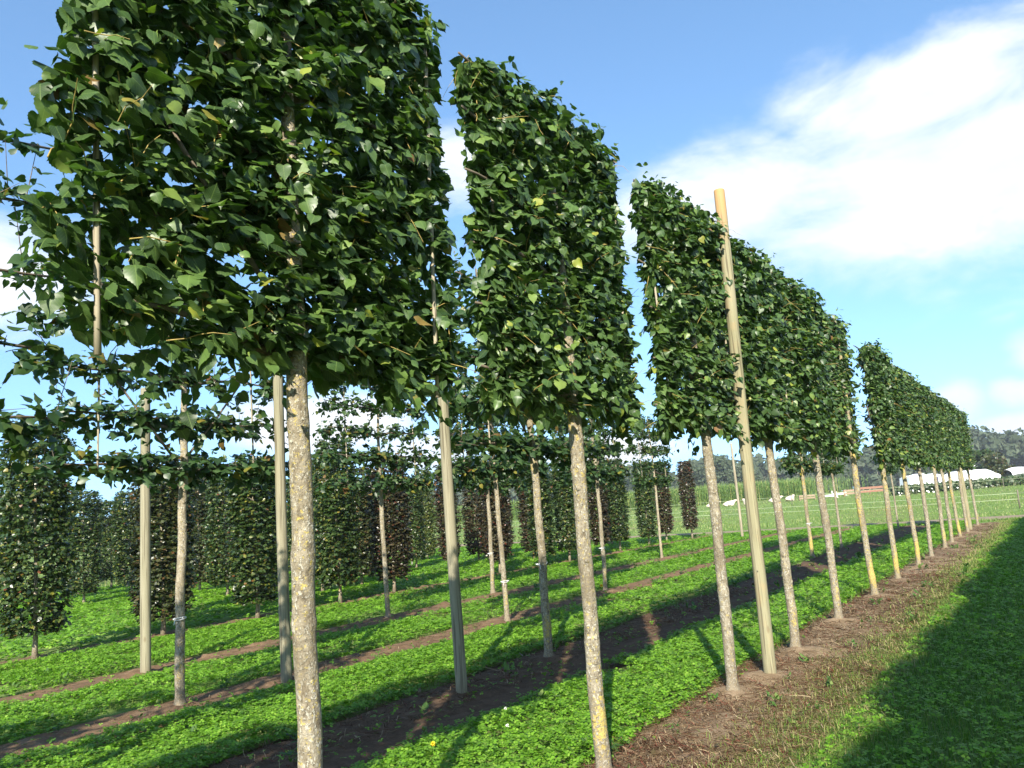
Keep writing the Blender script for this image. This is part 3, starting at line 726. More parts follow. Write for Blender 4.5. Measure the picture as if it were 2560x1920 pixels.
# ------------------------------------------------------------------ ground cover
def clover_height(x, y): return .035+.12*fbm(x*2.6, y*2.3, 77, 4)
SOILS = [(-2.22, 1.02), (-4.70, 1.2), (-7.4, .78), (-9.85, .9), (-13.3, .85)]
def on_soil(x, y, seed=3, k=1.0):
    m = np.zeros(len(x), bool)
    for c, w in SOILS:
        e = w/2*k*(.80+.46*fbm(y*1.1, c+0*y, int(abs(c)*7), 3))
        m |= np.abs(x-c) < e
    return m
def visible(x, y):
    """inside a generous cone round the view, to keep the counts down"""
    a = np.degrees(np.arctan2(x, y)); return (a > -80) & (a < 12)
def clover(name):
    rng = np.random.default_rng(5)
    zones = [((-6.9, -2.5), (2.4, 9.5), 2100, .0235), ((-13.2, -6.9), (2.6, 10), 1200, .027), ((-13.2, -2.5), (9.5, 19), 520, .032), ((-13.2, -2.5), (19, 36.6), 240, .045),
             ((-32, -13.2), (5, 36.6), 120, .06), ((-1.42, 1.4), (3.4, 10), 650, .02), ((-1.42, 1.4), (10, 36), 150, .034)]
    X = []; S = []
    for (x0, x1), (y0, y1), den, s in zones:
        n = int((x1-x0)*(y1-y0)*den)
        p = np.column_stack([rng.uniform(x0, x1, n), rng.uniform(y0, y1, n)])
        k = visible(p[:, 0], p[:, 1]) & ~(on_soil(p[:, 0], p[:, 1]) & (rng.random(n) > .025))
        k &= (fbm(p[:, 0]*1.3+5, p[:, 1]*1.1, 31, 3) > .20)
        X.append(p[k]); S.append(np.full(k.sum(), s))
    X = np.vstack(X); S = np.concatenate(S)*rng.uniform(.65, 1.3, len(X)); n = len(X)
    h = clover_height(X[:, 0], X[:, 1]); z = h*rng.uniform(.55, 1.08, n)
    # lower towards the soil edges
    nr = on_soil(X[:, 0], X[:, 1], k=1.35); z = np.where(nr, z*rng.uniform(.35, .9, n), z)
    up = unit(np.column_stack([rng.normal(0, .33, n), rng.normal(0, .33, n), np.ones(n)]))
    a0 = rng.uniform(0, 2*PI, n)
    ref = np.tile([1.0, 0, 0], (n, 1)); u = unit(np.cross(up, ref)); v = np.cross(up, u)
    leaf = np.array([(.06, 0, 0), (.42, .40, .06), (.86, .40, .02), (1.0, .02, -.05), (.86, -.40, .02), (.42, -.40, .06)])
    V = np.zeros((n, 3, 6, 3)); c = np.column_stack([X, z])
    for k in range(3):
        a = a0+k*2*PI/3; d = u*np.cos(a)[:, None]+v*np.sin(a)[:, None]; e = np.cross(up, d)
        V[:, k] = c[:, None]+S[:, None, None]*(leaf[None, :, 0:1]*d[:, None]+leaf[None, :, 1:2]*e[:, None]+leaf[None, :, 2:3]*up[:, None])
    F = np.arange(n*18).reshape(-1, 6)
    o = link(name, mk(name, V.reshape(-1, 3), [F], M_CLOVER)); tag(o, 'bright green clover growing between the soil strips', 'clover', kind='stuff')
    print('clover', n)
clover('clover_cover')

def blades(name, X, hgt, wid, mat, label, cat, rng, lean=.5, base=None):
    n = len(X); z0 = gz(X[:, 0], X[:, 1]) if base is None else base
    a = rng.uniform(0, 2*PI, n); d = np.column_stack([np.cos(a), np.sin(a), 0*a]); s = np.column_stack([-np.sin(a), np.cos(a), 0*a])
    ln = np.abs(rng.normal(lean, lean*.5, n))
    B = np.column_stack([X, z0])
    V = np.zeros((n, 5, 3))
    up = np.array([0, 0, 1.0])
    m = B+d*(ln*hgt*.3)[:, None]+up*(hgt*.6)[:, None]; t = B+d*(ln*hgt)[:, None]+up*(hgt*np.clip(1-.35*ln, .3, 1))[:, None]
    V[:, 0] = B-s*wid[:, None]; V[:, 1] = B+s*wid[:, None]; V[:, 2] = m+s*(wid*.8)[:, None]; V[:, 3] = m-s*(wid*.8)[:, None]; V[:, 4] = t
    i = np.arange(n)[:, None]*5
    o = link(name, mk(name, V.reshape(-1, 3), [i+np.array([[0, 1, 2, 3]]), i+np.array([[3, 2, 4]])], mat)); tag(o, label, cat, kind='stuff')
    return o
def scatter(rng, rx, ry, den):
    n = int((rx[1]-rx[0])*(ry[1]-ry[0])*den)
    p = np.column_stack([rng.uniform(*rx, n), rng.uniform(*ry, n)]); return p[visible(p[:, 0], p[:, 1])]
rng = np.random.default_rng(21)
# lawn of the path on the right, grass tufts at the clover edges
P = [scatter(rng, (-1.95, 1.4), (3.4, 9.5), 2300), scatter(rng, (-1.95, 1.4), (9.5, 18), 900), scatter(rng, (-1.95, 1.4), (18, 37.4), 380)]
sz = np.concatenate([np.full(len(P[0]), 1.0), np.full(len(P[1]), 1.5), np.full(len(P[2]), 2.2)]); P = np.vstack(P)
edge = -1.27+.42*(fbm(P[:, 1]*.8, P[:, 0]*.8, 51, 3)-.5)
k = (P[:, 0] > edge) | (rng.random(len(P)) < .22*np.clip((P[:, 0]+2.0)/.3, 0, 1)); P = P[k]; sz = sz[k]
tuft = fbm(P[:, 0]*3, P[:, 1]*2.2, 15, 3)
blades('lawn_grass', P, (.03+.075*tuft)*rng.uniform(.6, 1.4, len(P)), .0026*sz, M_GRASS, 'short green grass of the shaded path on the right', 'grass', rng, .7)
P2 = [scatter(rng, (-3.2, -2.55), (3.5, 11), 900), scatter(rng, (-3.2, -2.55), (11, 34), 260), scatter(rng, (-13, -3.5), (3, 16), 60), scatter(rng, (-13, -3.5), (16, 37), 25)]
sz = np.concatenate([np.full(len(p), s) for p, s in zip(P2, (1.0, 2.0, 1.3, 2.4))]); P2 = np.vstack(P2)
k = (fbm(P2[:, 0]*2.2, P2[:, 1]*1.1, 63, 2) > .42) & ~on_soil(P2[:, 0], P2[:, 1], k=.95); P2 = P2[k]; sz = sz[k]
blades('edge_grass', P2, (.07+.10*rng.random(len(P2))), .0026*sz, M_GRASS, 'brighter grass blades fringing the clover beside the bare soil', 'grass', rng, .6)
# dry verge
P3 = [scatter(rng, (-2.25, -1.2), (3.6, 9.5), 3600), scatter(rng, (-2.25, -1.2), (9.5, 18), 1500), scatter(rng, (-2.3, -1.2), (18, 37), 700)]
sz = np.concatenate([np.full(len(p), s) for p, s in zip(P3, (1.0, 1.6, 2.4))]); P3 = np.vstack(P3)
c = fbm(P3[:, 0]*2.1, P3[:, 1]*1.5, 91, 3)
k = rng.random(len(P3)) < np.exp(-((P3[:, 0]+1.63)/.40)**2)*np.clip((c-.16)*4.5, .2, 1); P3 = P3[k]; sz = sz[k]
blades('dry_grass', P3, (.022+.095*rng.random(len(P3))**2.5), .0022*sz, M_DRYGRASS, 'straw coloured dry grass along the sunny verge of the front soil strip', 'dry grass', rng, 1.2)
# far meadow
fv = np.array([-.5536, .8328]); rv = np.array([.8328, .5536])
def meadow(d0, d1, n):
    d = rng.uniform(d0, d1, n); w = rng.uniform(-.72, .85, n)*d
    return np.outer(d, fv)+np.outer(w, rv)
P4 = np.vstack([meadow(30, 60, 52000), meadow(55, 122, 60000)])
k = (P4[:, 1] > 39.8) | (P4[:, 0] < -30); P4 = P4[k]
r4 = np.hypot(P4[:, 0], P4[:, 1]); c = fbm(P4[:, 0]*.35, P4[:, 1]*.35, 12, 3)
hh = (.05+.30*np.clip(c-.28, 0, .5))*rng.uniform(.6, 1.4, len(P4))*np.where(r4 > 70, 1.15, 1.0)
blades('meadow_grass', P4, hh, .006+.00016*r4, M_PASTURE, 'long pale meadow grass beyond the dirt track', 'meadow', rng, .5)
P5 = scatter(rng, (-30, 2), (35.8, 39.6), 170); P5 = P5[np.abs(P5[:, 1]-38.2) > 1.3]
blades('track_side_grass', P5, .05+.12*rng.random(len(P5)), .008*np.ones(len(P5)), M_GRASS, 'green grass on both sides of the dirt track', 'grass', rng, .6)

# straw, stalks and twigs lying on the soil
def litter(name):
    rng = np.random.default_rng(33); V = []; F = []; n0 = 0
    def zone(x0, x1, y0, y1, n, l0, l1, w):
        nonlocal n0
        x = rng.uniform(x0, x1, n); y = rng.uniform(y0, y1, n); a = rng.normal(.9, .9, n); ln = rng.uniform(l0, l1, n)*rng.random(n)**.4
        t = np.linspace(-.5, .5, 5); bend = rng.normal(0, .25, n)
        px = x[:, None]+np.cos(a)[:, None]*t*ln[:, None]-np.sin(a)[:, None]*bend[:, None]*t**2*ln[:, None]
        py = y[:, None]+np.sin(a)[:, None]*t*ln[:, None]+np.cos(a)[:, None]*bend[:, None]*t**2*ln[:, None]
        pz = .026+.022*rng.random((n, 1))+.012*rng.normal(0, 1, (n, 5))
        wd = w*rng.uniform(.5, 1.3, n)
        nx, ny = -np.sin(a)*wd, np.cos(a)*wd
        A = np.stack([px+nx[:, None], py+ny[:, None], pz], -1); Bq = np.stack([px-nx[:, None], py-ny[:, None], pz+.003], -1)
        v = np.stack([A, Bq], 2).reshape(n, 10, 3)
        q = np.array([[2*i, 2*i+1, 2*i+3, 2*i+2] for i in range(4)])
        F.append((q[None]+np.arange(n)[:, None, None]*10+n0).reshape(-1, 4)); V.append(v.reshape(-1, 3)); n0 += n*10
    zone(-2.75, -1.5, 3.6, 8, 6500, .03, .30, .0016); zone(-2.75, -1.5, 8, 16, 4500, .05, .36, .0024); zone(-2.95, -1.8, 16, 34, 1600, .1, .5, .005)
    zone(-5.4, -4.5, 3.4, 14, 1500, .05, .3, .0025); zone(-7.7, -7.1, 4, 14, 300, .05, .25, .003); zone(-2.6, -1.9, 3.8, 5.2, 500, .1, .5, .003)
    o = link(name, mk(name, np.vstack(V), [np.vstack(F)], M_STRAW)); tag(o, 'dry straw and thin twigs strewn over the bare soil', 'litter', kind='stuff')
litter('straw_litter')
def dead_leaves(name):
    rng = np.random.default_rng(39); n = 150
    P = np.column_stack([np.concatenate([rng.uniform(-2.9, -1.8, 110), rng.uniform(-5.3, -4.6, 40)]), rng.uniform(3.8, 16, n), np.full(n, .045)])
    T = np.column_stack([rng.normal(0, 1, n), rng.normal(0, 1, n), rng.normal(.1, .3, n)])
    Nn = np.column_stack([rng.normal(0, .4, n), rng.normal(0, .4, n), np.ones(n)])
    o = link(name, leaves(name, P, unit(T), unit(Nn), rng.uniform(.03, .06, n), 'limes', M_RUST, rng)); tag(o, 'fallen brown leaves lying on the bare soil', 'dead leaves', kind='stuff')
dead_leaves('fallen_leaves')

def weeds(name):
    rng = np.random.default_rng(47); P = []; T = []; Nn = []; S = []
    for _ in range(420):
        x, y = rng.uniform(-13, -1.4), rng.uniform(3.4, 26)
        if not visible(np.array([x]), np.array([y]))[0]: continue
        m = rng.integers(6, 15); a = rng.uniform(0, 2*PI, m); e = rng.uniform(.15, 1.1, m); r = rng.uniform(.03, .075)*(1 if y < 12 else 1.5)
        T.append(np.column_stack([np.cos(a)*np.cos(e), np.sin(a)*np.cos(e), np.sin(e)])); Nn.append(np.column_stack([-np.cos(a)*np.sin(e), -np.sin(a)*np.sin(e), np.cos(e)]))
        P.append(np.column_stack([x+rng.normal(0, .02, m), y+rng.normal(0, .02, m), rng.uniform(.01, .1, m)])); S.append(r*rng.uniform(.6, 1.2, m))
    me = leaves(name, np.vstack(P), np.vstack(T), np.vstack(Nn), np.concatenate(S), 'ovate', M_WEED, rng, .9)
    tag(link(name, me), 'low broad leaved weeds dotted through clover, verge and bare soil', 'weeds', kind='stuff')
M_WEED = leaf_mat('weed_leaf', [(0, (.05, .11, .025)), (.6, (.10, .19, .04)), (1, (.17, .22, .06))], trans=.3, rough=.55, spec=.3)
weeds('low_weeds')
# a handful of flowers in the clover
def flower(x, y, z, name, mat, label, cat, r=.014):
    o = empty(name, (x, y, 0)); tag(o, label, cat)
    b = MB(); b.tube([(0, 0, 0), (.004, 0, z*.6), (0, .004, z)], .0015, 5); link('stalk', b.mesh('stalk', M_CLOVER), o)
    rng = np.random.default_rng(int(abs(x*100))); n = 60
    d = unit(rng.normal(0, 1, (n, 3))+[0, 0, .7]); P = np.tile([0, .004, z], (n, 1))+d*r*.3
    link('blossom', leaves('blossom', P, d, unit(rng.normal(0, 1, (n, 3))), np.full(n, r), 'ovate', mat, rng), o)
flower(-3.42, 4.75, .16, 'clover_flower', M_FLOWER, 'white clover blossom nearest the bottom edge, left of the second nearest trunk', 'flower', .011)
flower(-3.75, 5.2, .15, 'clover_flower', M_FLOWER, 'white clover blossom beside the shaded soil strip, farther back', 'flower', .010)
flower(-3.68, 4.25, .15, 'dandelion', M_DANDELION, 'yellow dandelion at the bottom edge of the clover', 'flower', .013)
flower(-7.15, 13.2, .22, 'dandelion', M_DANDELION, 'yellow dandelion right of the second nearest trunk', 'flower', .025)

# ------------------------------------------------------------------ far land
def on(d, w): p = fv*d+rv*w; return p
# maize
def maize(name):
    rng = np.random.default_rng(71); rows = []
    for i, dd in enumerate(list(np.arange(0, 9, .75))+list(np.arange(9, 46, 2.4))):
        step = .26 if i < 5 else (.42 if i < 12 else .8)
        w = np.arange(-105, 46 if dd < 12 else 60, step); rows.append(np.column_stack([np.full(len(w), 124+dd), w+rng.normal(0, .06, len(w))]))
    q = np.vstack(rows); p = np.outer(q[:, 0], fv)+np.outer(q[:, 1], rv); p += rng.normal(0, .06, p.shape)
    n = len(p); h = rng.normal(2.8, .16, n); z0 = gz(p[:, 0], p[:, 1])
    V = []; F3 = []; n0 = 0; nl = 7
    for k in range(nl):
        a = rng.uniform(0, 2*PI, n); d = np.column_stack([np.cos(a), np.sin(a), 0*a]); s = np.column_stack([-np.sin(a), np.cos(a), 0*a])*.055
        zb = z0+h*(.12+.72*k/(nl-1)); ln = rng.uniform(.45, .75, n)*(1 if k < nl-1 else .6)
        b0 = np.column_stack([p, zb]); m = b0+d*(ln*.45)[:, None]+np.array([0, 0, 1])*(ln*.62)[:, None]; t = b0+d*ln[:, None]+np.array([0, 0, 1])*(ln*rng.uniform(.1, .75, n))[:, None]
        V.append(np.stack([b0-s*.6, b0+s*.6, m+s, m-s, t], 1).reshape(-1, 3)); i = np.arange(n)[:, None]*5+n0
        F3.append((i+np.array([[0, 1, 2, 3]]), i+np.array([[3, 2, 4]]))); n0 += n*5
    st = np.column_stack([p, z0]); top = st.copy(); top[:, 2] += h; s = np.array([.03, .0, 0])
    V.append(np.stack([st-s, st+s, top+s*.5, top-s*.5, top+[0, 0, .25]], 1).reshape(-1, 3)); i = np.arange(n)[:, None]*5+n0; F3.append((i+np.array([[0, 1, 2, 3]]), i+np.array([[3, 2, 4]])))
    o = link(name, mk(name, np.vstack(V), [np.vstack([f[0] for f in F3]), np.vstack([f[1] for f in F3])], M_CORN)); tag(o, 'band of tall green maize across the back of the meadow', 'maize', kind='stuff')
maize('maize_field')

def crown(rng, h, w, n, s, low=.18, lumps=14):
    c = np.column_stack([rng.normal(0, .26, lumps)*w, rng.normal(0, .26, lumps)*w, rng.uniform(low+.12, .86, lumps)*h])
    c[:, :2] *= (1.15-np.abs(c[:, 2:3]/h-.45))
    rad = rng.uniform(.16, .28, lumps)*w*1.05
    k = rng.integers(0, lumps, n); d = unit(rng.normal(0, 1, (n, 3)))
    P = c[k]+d*(rad[k]*rng.uniform(.75, 1.08, n))[:, None]*np.array([1, 1, .85])
    Nn = unit(d+rng.normal(0, .45, (n, 3))); T = unit(np.cross(Nn, rng.normal(0, 1, (n, 3))))
    return P, T, Nn, s*rng.uniform(.6, 1.4, n)
def far_wood(name):
    rng = np.random.default_rng(81); P = []; T = []; Nn = []; S = []; tr = MB()
    for row, (dep, hs) in enumerate(((285, 12.5), (298, 14.5), (312, 15.5))):
        for w in np.arange(-250, 330, 6.5):
            q = on(dep+rng.normal(0, 3), w+rng.normal(0, 2.2)); r = w/dep
            h = hs*rng.uniform(.82, 1.12)*(1.0 if r < .55 else 1.22)*(1.05 if r > -.1 else .95)
            p, t, n_, s = crown(rng, h, h*.62, 620 if -.7 < r < .8 else 200, 1.5, low=.0, lumps=13)
            p = p+[q[0], q[1], gz(*q)]; P.append(p); T.append(t); Nn.append(n_); S.append(s)
            g = gz(*q); tr.tube([(q[0], q[1], g), (q[0], q[1], g+h*.6)], [.3, .1], 5)
    me = leaves(name, np.vstack(P), np.vstack(T), np.vstack(Nn), np.concatenate(S), 'ovate', M_FARPALE, rng, 1.9)
    o = link(name, me); tag(o, 'grey green wood closing the horizon behind the maize', 'wood', kind='stuff')
    link('tree_trunks', tr.mesh('tree_trunks', M_FPOST), o)
far_wood('far_wood')
def far_tree(x, y, h, w, n, s, mat, label, low=.15, lumps=16, seed=1, g='trees beyond the meadow'):
    rng = np.random.default_rng(seed); z = float(gz(x, y))
    o = empty('broadleaf_tree', (x, y, z)); tag(o, label, 'tree', g)
    b = MB(); b.tube([(0, 0, -.1), (.02*h, 0, h*.3), (0, .02*h, h*.7)], [.022*h, .015*h, .004*h], 8)
    for a in np.linspace(0, 6, 7): b.tube([(0, 0, h*(.2+.06*a)), (math.cos(a*2.4)*w*.22, math.sin(a*2.4)*w*.22, h*(.36+.06*a))], [.009*h, .003*h], 5)
    link('trunk', b.mesh('trunk', M_FPOST), o)
    link('crown', leaves('crown', *crown(rng, h, w, n, s, low, lumps), 'ovate', mat, rng, 1.7), o)
q = on(225, 58); far_tree(q[0], q[1], 13.2, 10, 2600, .62, M_FARPALE, 'rounded pale tree standing left of the thin pale post, in front of the wood', seed=4, lumps=20)
q = on(225, 50); far_tree(q[0], q[1], 11.2, 9, 2000, .62, M_FARPALE, 'rounded tree showing behind the last purple column', seed=5, lumps=18)
far_tree(-7.3, 117.2, 5.0, 2.9, 1700, .30, M_HEDGE, 'dark narrow tree right behind the white tents', low=.05, seed=6)
far_tree(-5.6, 114.5, 4.2, 3.3, 1700, .28, M_BRONZE, 'bronze green round tree by the right end of the white tents', low=.1, seed=7)

# white tents
def tents():
    a = np.array([-13.48, 100.61]); b_ = np.array([-5.16, 106.15]); d = unit(b_-a); nrm = np.array([-d[1], d[0]])
    z0 = .80
    prof = [(1966, 1051), (1967, 1030), (1972, 1027.2), (1989, 1026), (1991, 1022.8), (2004, 1022.2), (2007, 1025.4), (2016, 1025.6), (2022, 1022.5), (2033, 1023.2), (2044, 1026), (2056, 1026.2), (2068.5, 1022), (2075, 1018), (2090, 1016.5), (2111, 1015), (2125, 1013.8), (2138.5, 1013), (2148.5, 1016), (2157, 1021), (2165, 1023), (2168, 1034)]
    S = np.array([(x-1969)*.0527 for x, y in prof]); Z = np.array([1.58+(1049-.0741*(x-1969)-y)*.0527 for x, y in prof])
    ss = np.arange(S[0], S[-1], .12); zz = np.maximum(np.interp(ss, S, Z), z0+.5)
    offs = [(-.02, 'g'), (0, 'e'), (.12, 'm'), (.5, 't'), (1.6, 't'), (2.5, 'm'), (2.75, 'g')]
    V = []
    for off, k in offs:
        for s, z in zip(ss, zz):
            p = a+d*s+nrm*off
            zf = {'g': z0-.15, 'e': z-.42*(z-z0)*.5, 'm': z-.12, 't': z+.01*math.sin(s*5)}[k]; V.append((p[0], p[1], zf))
    n = len(ss); i = np.arange(len(offs)-1)[:, None]*n; j = np.arange(n-1)[None]
    Q = np.stack([i+j, i+j+1, i+n+j+1, i+n+j], -1).reshape(-1, 4)
    ends = [list(range(0, len(offs)*n, n)), list(range(n-1, len(offs)*n, n))[::-1]]
    c = a.tolist()+[0]
    o = empty('white_tent', (a[0], a[1], z0)); tag(o, 'long low white tents with uneven roofline behind the clipped hedge', 'tent')
    V = np.array(V)-[a[0], a[1], z0]
    link('canvas', mk('canvas', V, [Q, np.array([ends[0]]), np.array([ends[1]])], M_WHITE, smooth=False), o)
    M = np.column_stack([[d[0], d[1], 0], [nrm[0], nrm[1], 0], [0, 0, 1]])
    def at(s, off, z): p = d*s+nrm*off; return (p[0], p[1], z)
    b = MB(); b.box(at(2.98, -.05, .95), (.28, .05, 1.2), M); link('door_flap', b.mesh('door_flap', M_DARKBLUE, False), o)
    for s0, w, zt in ((5.1, 1.0, 1.12), (7.7, .95, 1.2), (9.0, .9, 1.22)):
        b = MB()
        for ds in (-w/2, w/2): b.box(at(s0+ds, -.05, zt-.35), (.05, .05, .7), M)
        b.box(at(s0, -.05, zt+.02), (w+.05, .05, .05), M); link('window_frame', b.mesh('window_frame', M_FRAME, False), o)
    b = MB(); b.box(at(1.3, -.045, .72), (1.8, .04, .07), M); link('dark_seam', b.mesh('dark_seam', M_FPOST, False), o)
    b = MB(); b.tube([at(7.75, 1, 1.9), at(7.45, 1, 2.95)], .035, 6); b.tube([at(7.72, 1, 2.2), at(8.2, 1, 2.6)], .025, 6); link('mast', b.mesh('mast', M_RAIL), o)
    # second white roof at the right
    p = np.array([-4.6, 112.6]); o2 = empty('polytunnel', (p[0], p[1], .95)); tag(o2, 'white sheeted tunnel roof over dark green sides at the right edge', 'tunnel')
    xs = np.linspace(0, 9, 30); V = []
    prf = [(-1.2, 1.05), (-1.0, 1.5), (-.5, 1.78), (0, 1.85), (.6, 1.75), (1.2, 1.05)]
    for x in xs:
        for yy, z in prf: V.append((x*rv[0]-yy*0+yy*fv[0], x*rv[1]+yy*fv[1], z*(1-.12*math.exp(-x*2))+.06*math.sin(x*1.6)))
    m = len(prf); i = np.arange(len(xs)-1)[:, None]*m; j = np.arange(m-1)[None]
    link('white_sheet', mk('white_sheet', V, [np.stack([i+j, i+j+1, i+m+j+1, i+m+j], -1).reshape(-1, 4)], M_WHITE), o2)
    b = MB(); Mr = np.column_stack([[rv[0], rv[1], 0], [fv[0], fv[1], 0], [0, 0, 1]])
    c = np.array([rv[0], rv[1], 0])*4.5; b.box((c[0], c[1], .5), (8.9, 2.3, 1.15), Mr); link('side_wall', b.mesh('side_wall', M_GREYGREEN, False), o2)
tents()
# low hedge in front of the tents
def low_hedge():
    rng = np.random.default_rng(91); n = 7000
    a = np.array([-14.6, 93.9]); b_ = np.array([14.0, 112.9]); t = rng.random(n)
    d = unit(b_-a); nr = np.array([-d[1], d[0]]); off = rng.uniform(-.5, .5, n); zz = rng.random(n)**.7*(.80+.22*fbm(t*40, t*0, 4, 3))
    p = a+(b_-a)*t[:, None]+nr*off[:, None]
    P = np.column_stack([p-a, zz+gz(p[:, 0], p[:, 1])-gz(*a)]); Nn = unit(np.column_stack([-nr[0]*.8+rng.normal(0, .5, n), -nr[1]*.8+rng.normal(0, .5, n), .5+rng.normal(0, .4, n)]))
    T = unit(np.cross(Nn, rng.normal(0, 1, (n, 3))))
    o = empty('low_hedge', (a[0], a[1], float(gz(*a)))); tag(o, 'low dark hedge in front of the white tents with white flowers at its left foot', 'hedge')
    link('foliage', leaves('foliage', P, T, Nn, rng.uniform(.18, .34, n), 'ovate', M_HEDGE, rng, 1.6), o)
    m = 22; t = rng.uniform(0, .22, m); p = (b_-a)*t[:, None]-nr*.56
    Pf = np.column_stack([p, rng.uniform(.05, .42, m)]); Nf = np.tile([-nr[0], -nr[1], .4], (m, 1))+rng.normal(0, .2, (m, 3))
    link('white_blossom', leaves('white_blossom', Pf, unit(np.cross(Nf, rng.normal(0, 1, (m, 3)))), unit(Nf), rng.uniform(.1, .24, m), 'ovate', M_FLOWER, rng, 2.0), o)
low_hedge()

# electric tape fence
def tape_fence(p0, step, n, tapes, hgt, label, r=.035):
    p0 = np.array(p0); step = np.array(step)
    pts = [p0+step*k for k in range(n)]; z = [float(gz(*p)) for p in pts]
    o = empty('tape_fence', (p0[0], p0[1], z[0])); tag(o, label, 'fence')
    for p, zz in zip(pts, z):
        b = MB(); q = p-p0; b.tube([(q[0], q[1], zz-z[0]-.1), (q[0], q[1], zz-z[0]+hgt*.5), (q[0]+.02, q[1], zz-z[0]+hgt)], [r, r, r*.9], 8); link('post', b.mesh('post', M_FPOST), o)
    for t in tapes:
        b = MB()
        for (p, za), (p2, zb) in zip(zip(pts[:-1], z[:-1]), zip(pts[1:], z[1:])):
            s = np.linspace(0, 1, 9); q = (p-p0)[None]+(p2-p)[None]*s[:, None]
            b.tube(np.column_stack([q, za+(zb-za)*s-z[0]+t-.05*4*s*(1-s)]), .0075, 4)
        link('tape', b.mesh('tape', M_TAPE), o)
tape_fence((-72.5, 69.3), (17.72, -5.5), 7, (.76, .46), .92, 'pale tape fence on thin posts just beyond the dirt track')
tape_fence((-40, 76.0), (9.0, 3.0), 8, (.95,), 1.05, 'second tape fence in front of the low hedge', .03)

# sheep lying in the meadow
def sheep_mesh():
    bm = bmesh.new(); sk = bm.verts.layers.skin.verify()
    def v(p, r):
        q = bm.verts.new(p); q[sk].radius = (r, r); return q
    rump = v((-.48, 0, .30), .20); mid = v((-.12, 0, .33), .27); chest = v((.28, 0, .33), .23); neck = v((.50, 0, .50), .12); head = v((.66, 0, .62), .085); muz = v((.82, 0, .55), .05)
    rump[sk].use_root = True; tail = v((-.68, 0, .24), .05)
    for a, b in ((rump, mid), (mid, chest), (chest, neck), (neck, head), (head, muz), (rump, tail)): bm.edges.new((a, b))
    for s in (-1, 1):
        k = v((.42, s*.17, .16), .055); f = v((.20, s*.22, .06), .035); bm.edges.new((chest, k)); bm.edges.new((k, f))
        k = v((-.36, s*.24, .16), .08); f = v((-.12, s*.28, .06), .035); bm.edges.new((rump, k)); bm.edges.new((k, f))
        e = v((.60, s*.14, .66), .022); bm.edges.new((head, e))
    me = bpy.data.meshes.new('sheep'); bm.to_mesh(me); bm.free(); me.materials.append(M_WOOL)
    return me
SHEEP = sheep_mesh()
for k, (d, w, rz, lab) in enumerate([(98, 23.3, .6, 'cream sheep lying leftmost, beside the dark fence post'), (99, 25.6, .2, 'longest lying sheep, seen side on left of the thin pale post'), (100, 28.2, 2.6, 'lying sheep with dark face directly beside the thin pale post'),
                                  (100, 31.6, .3, 'lying sheep just right of the tall lone post'), (101, 33.8, 1.2, 'rounded sheep resting farthest right, left of a lichened trunk')]):
    q = on(d, w); o = link('sheep', SHEEP, None, (q[0], q[1], float(gz(*q))), rz); o.scale = (1.25, 1.25, 1.2); tag(o, lab, 'sheep', 'sheep lying in the meadow')
    m = o.modifiers.new('skin', 'SKIN'); m.use_smooth_shade = True; s = o.modifiers.new('sub', 'SUBSURF'); s.levels = 1; s.render_levels = 1
# jumps and rails in the meadow
def barrier(d, w, ln, h, mats, label, planks=2, legs=2, rz=0.0):
    q = on(d, w); o = empty('pole_barrier', (q[0], q[1], float(gz(*q))), math.atan2(rv[1], rv[0])+rz); tag(o, label, 'barrier', 'low barriers in the meadow')
    for k in range(legs):
        x = -ln/2+ln*k/(legs-1); b = MB(); b.box((x, 0, h/2), (.10, .10, h)); b.box((x, 0, .04), (.12, .6, .08)); link('upright', b.mesh('upright', mats[1], False), o)
    for k in range(planks):
        b = MB(); z = h*(.42+.45*k/max(1, planks-1)); b.box((0, -.08, z), (ln, .06, h*.30)); link('plank', b.mesh('plank', mats[0], False), o)
barrier(104, 45.2, 3.6, .95, (M_RED, M_PINKWOOD), 'red plank barrier farthest right among the rails', 2, 3)
barrier(100, 38.3, 2.0, .75, (M_RAIL, M_RAIL), 'white rail trestle left of the reddish barriers', 1, 2)
barrier(106, 42.0, 2.0, .8, (M_RAIL, M_RAIL), 'second white rail, farther back behind the first', 1, 2, .2)
barrier(100, 35.6, 1.9, .6, (M_PINKWOOD, M_PINKWOOD), 'low pinkish board barrier leftmost of the rails', 2, 2)
barrier(103, 42.3, 1.6, .8, (M_PINKWOOD, M_RED), 'short brownish barrier between the white rails and the red planks', 2, 2, -.3)

# ------------------------------------------------------------------ air
m, nt = new_mat('haze_air')
vv = N(nt, 'ShaderNodeVolumePrincipled', inp={'Density': HAZE}); vv.inputs['Color'].default_value = (.93, .96, 1, 1); vv.inputs['Anisotropy'].default_value = .2
o_ = N(nt, 'ShaderNodeOutputMaterial'); L(nt, vv.outputs[0], o_.inputs['Volume'])
b = MB(); b.box((0, 0, 0), (3100, 3400, 34)); hz = link('haze', b.mesh('haze', m, False), None, (0, 900, 13)); tag(hz, 'faint pale haze over the far meadow and wood', 'haze', kind='stuff')

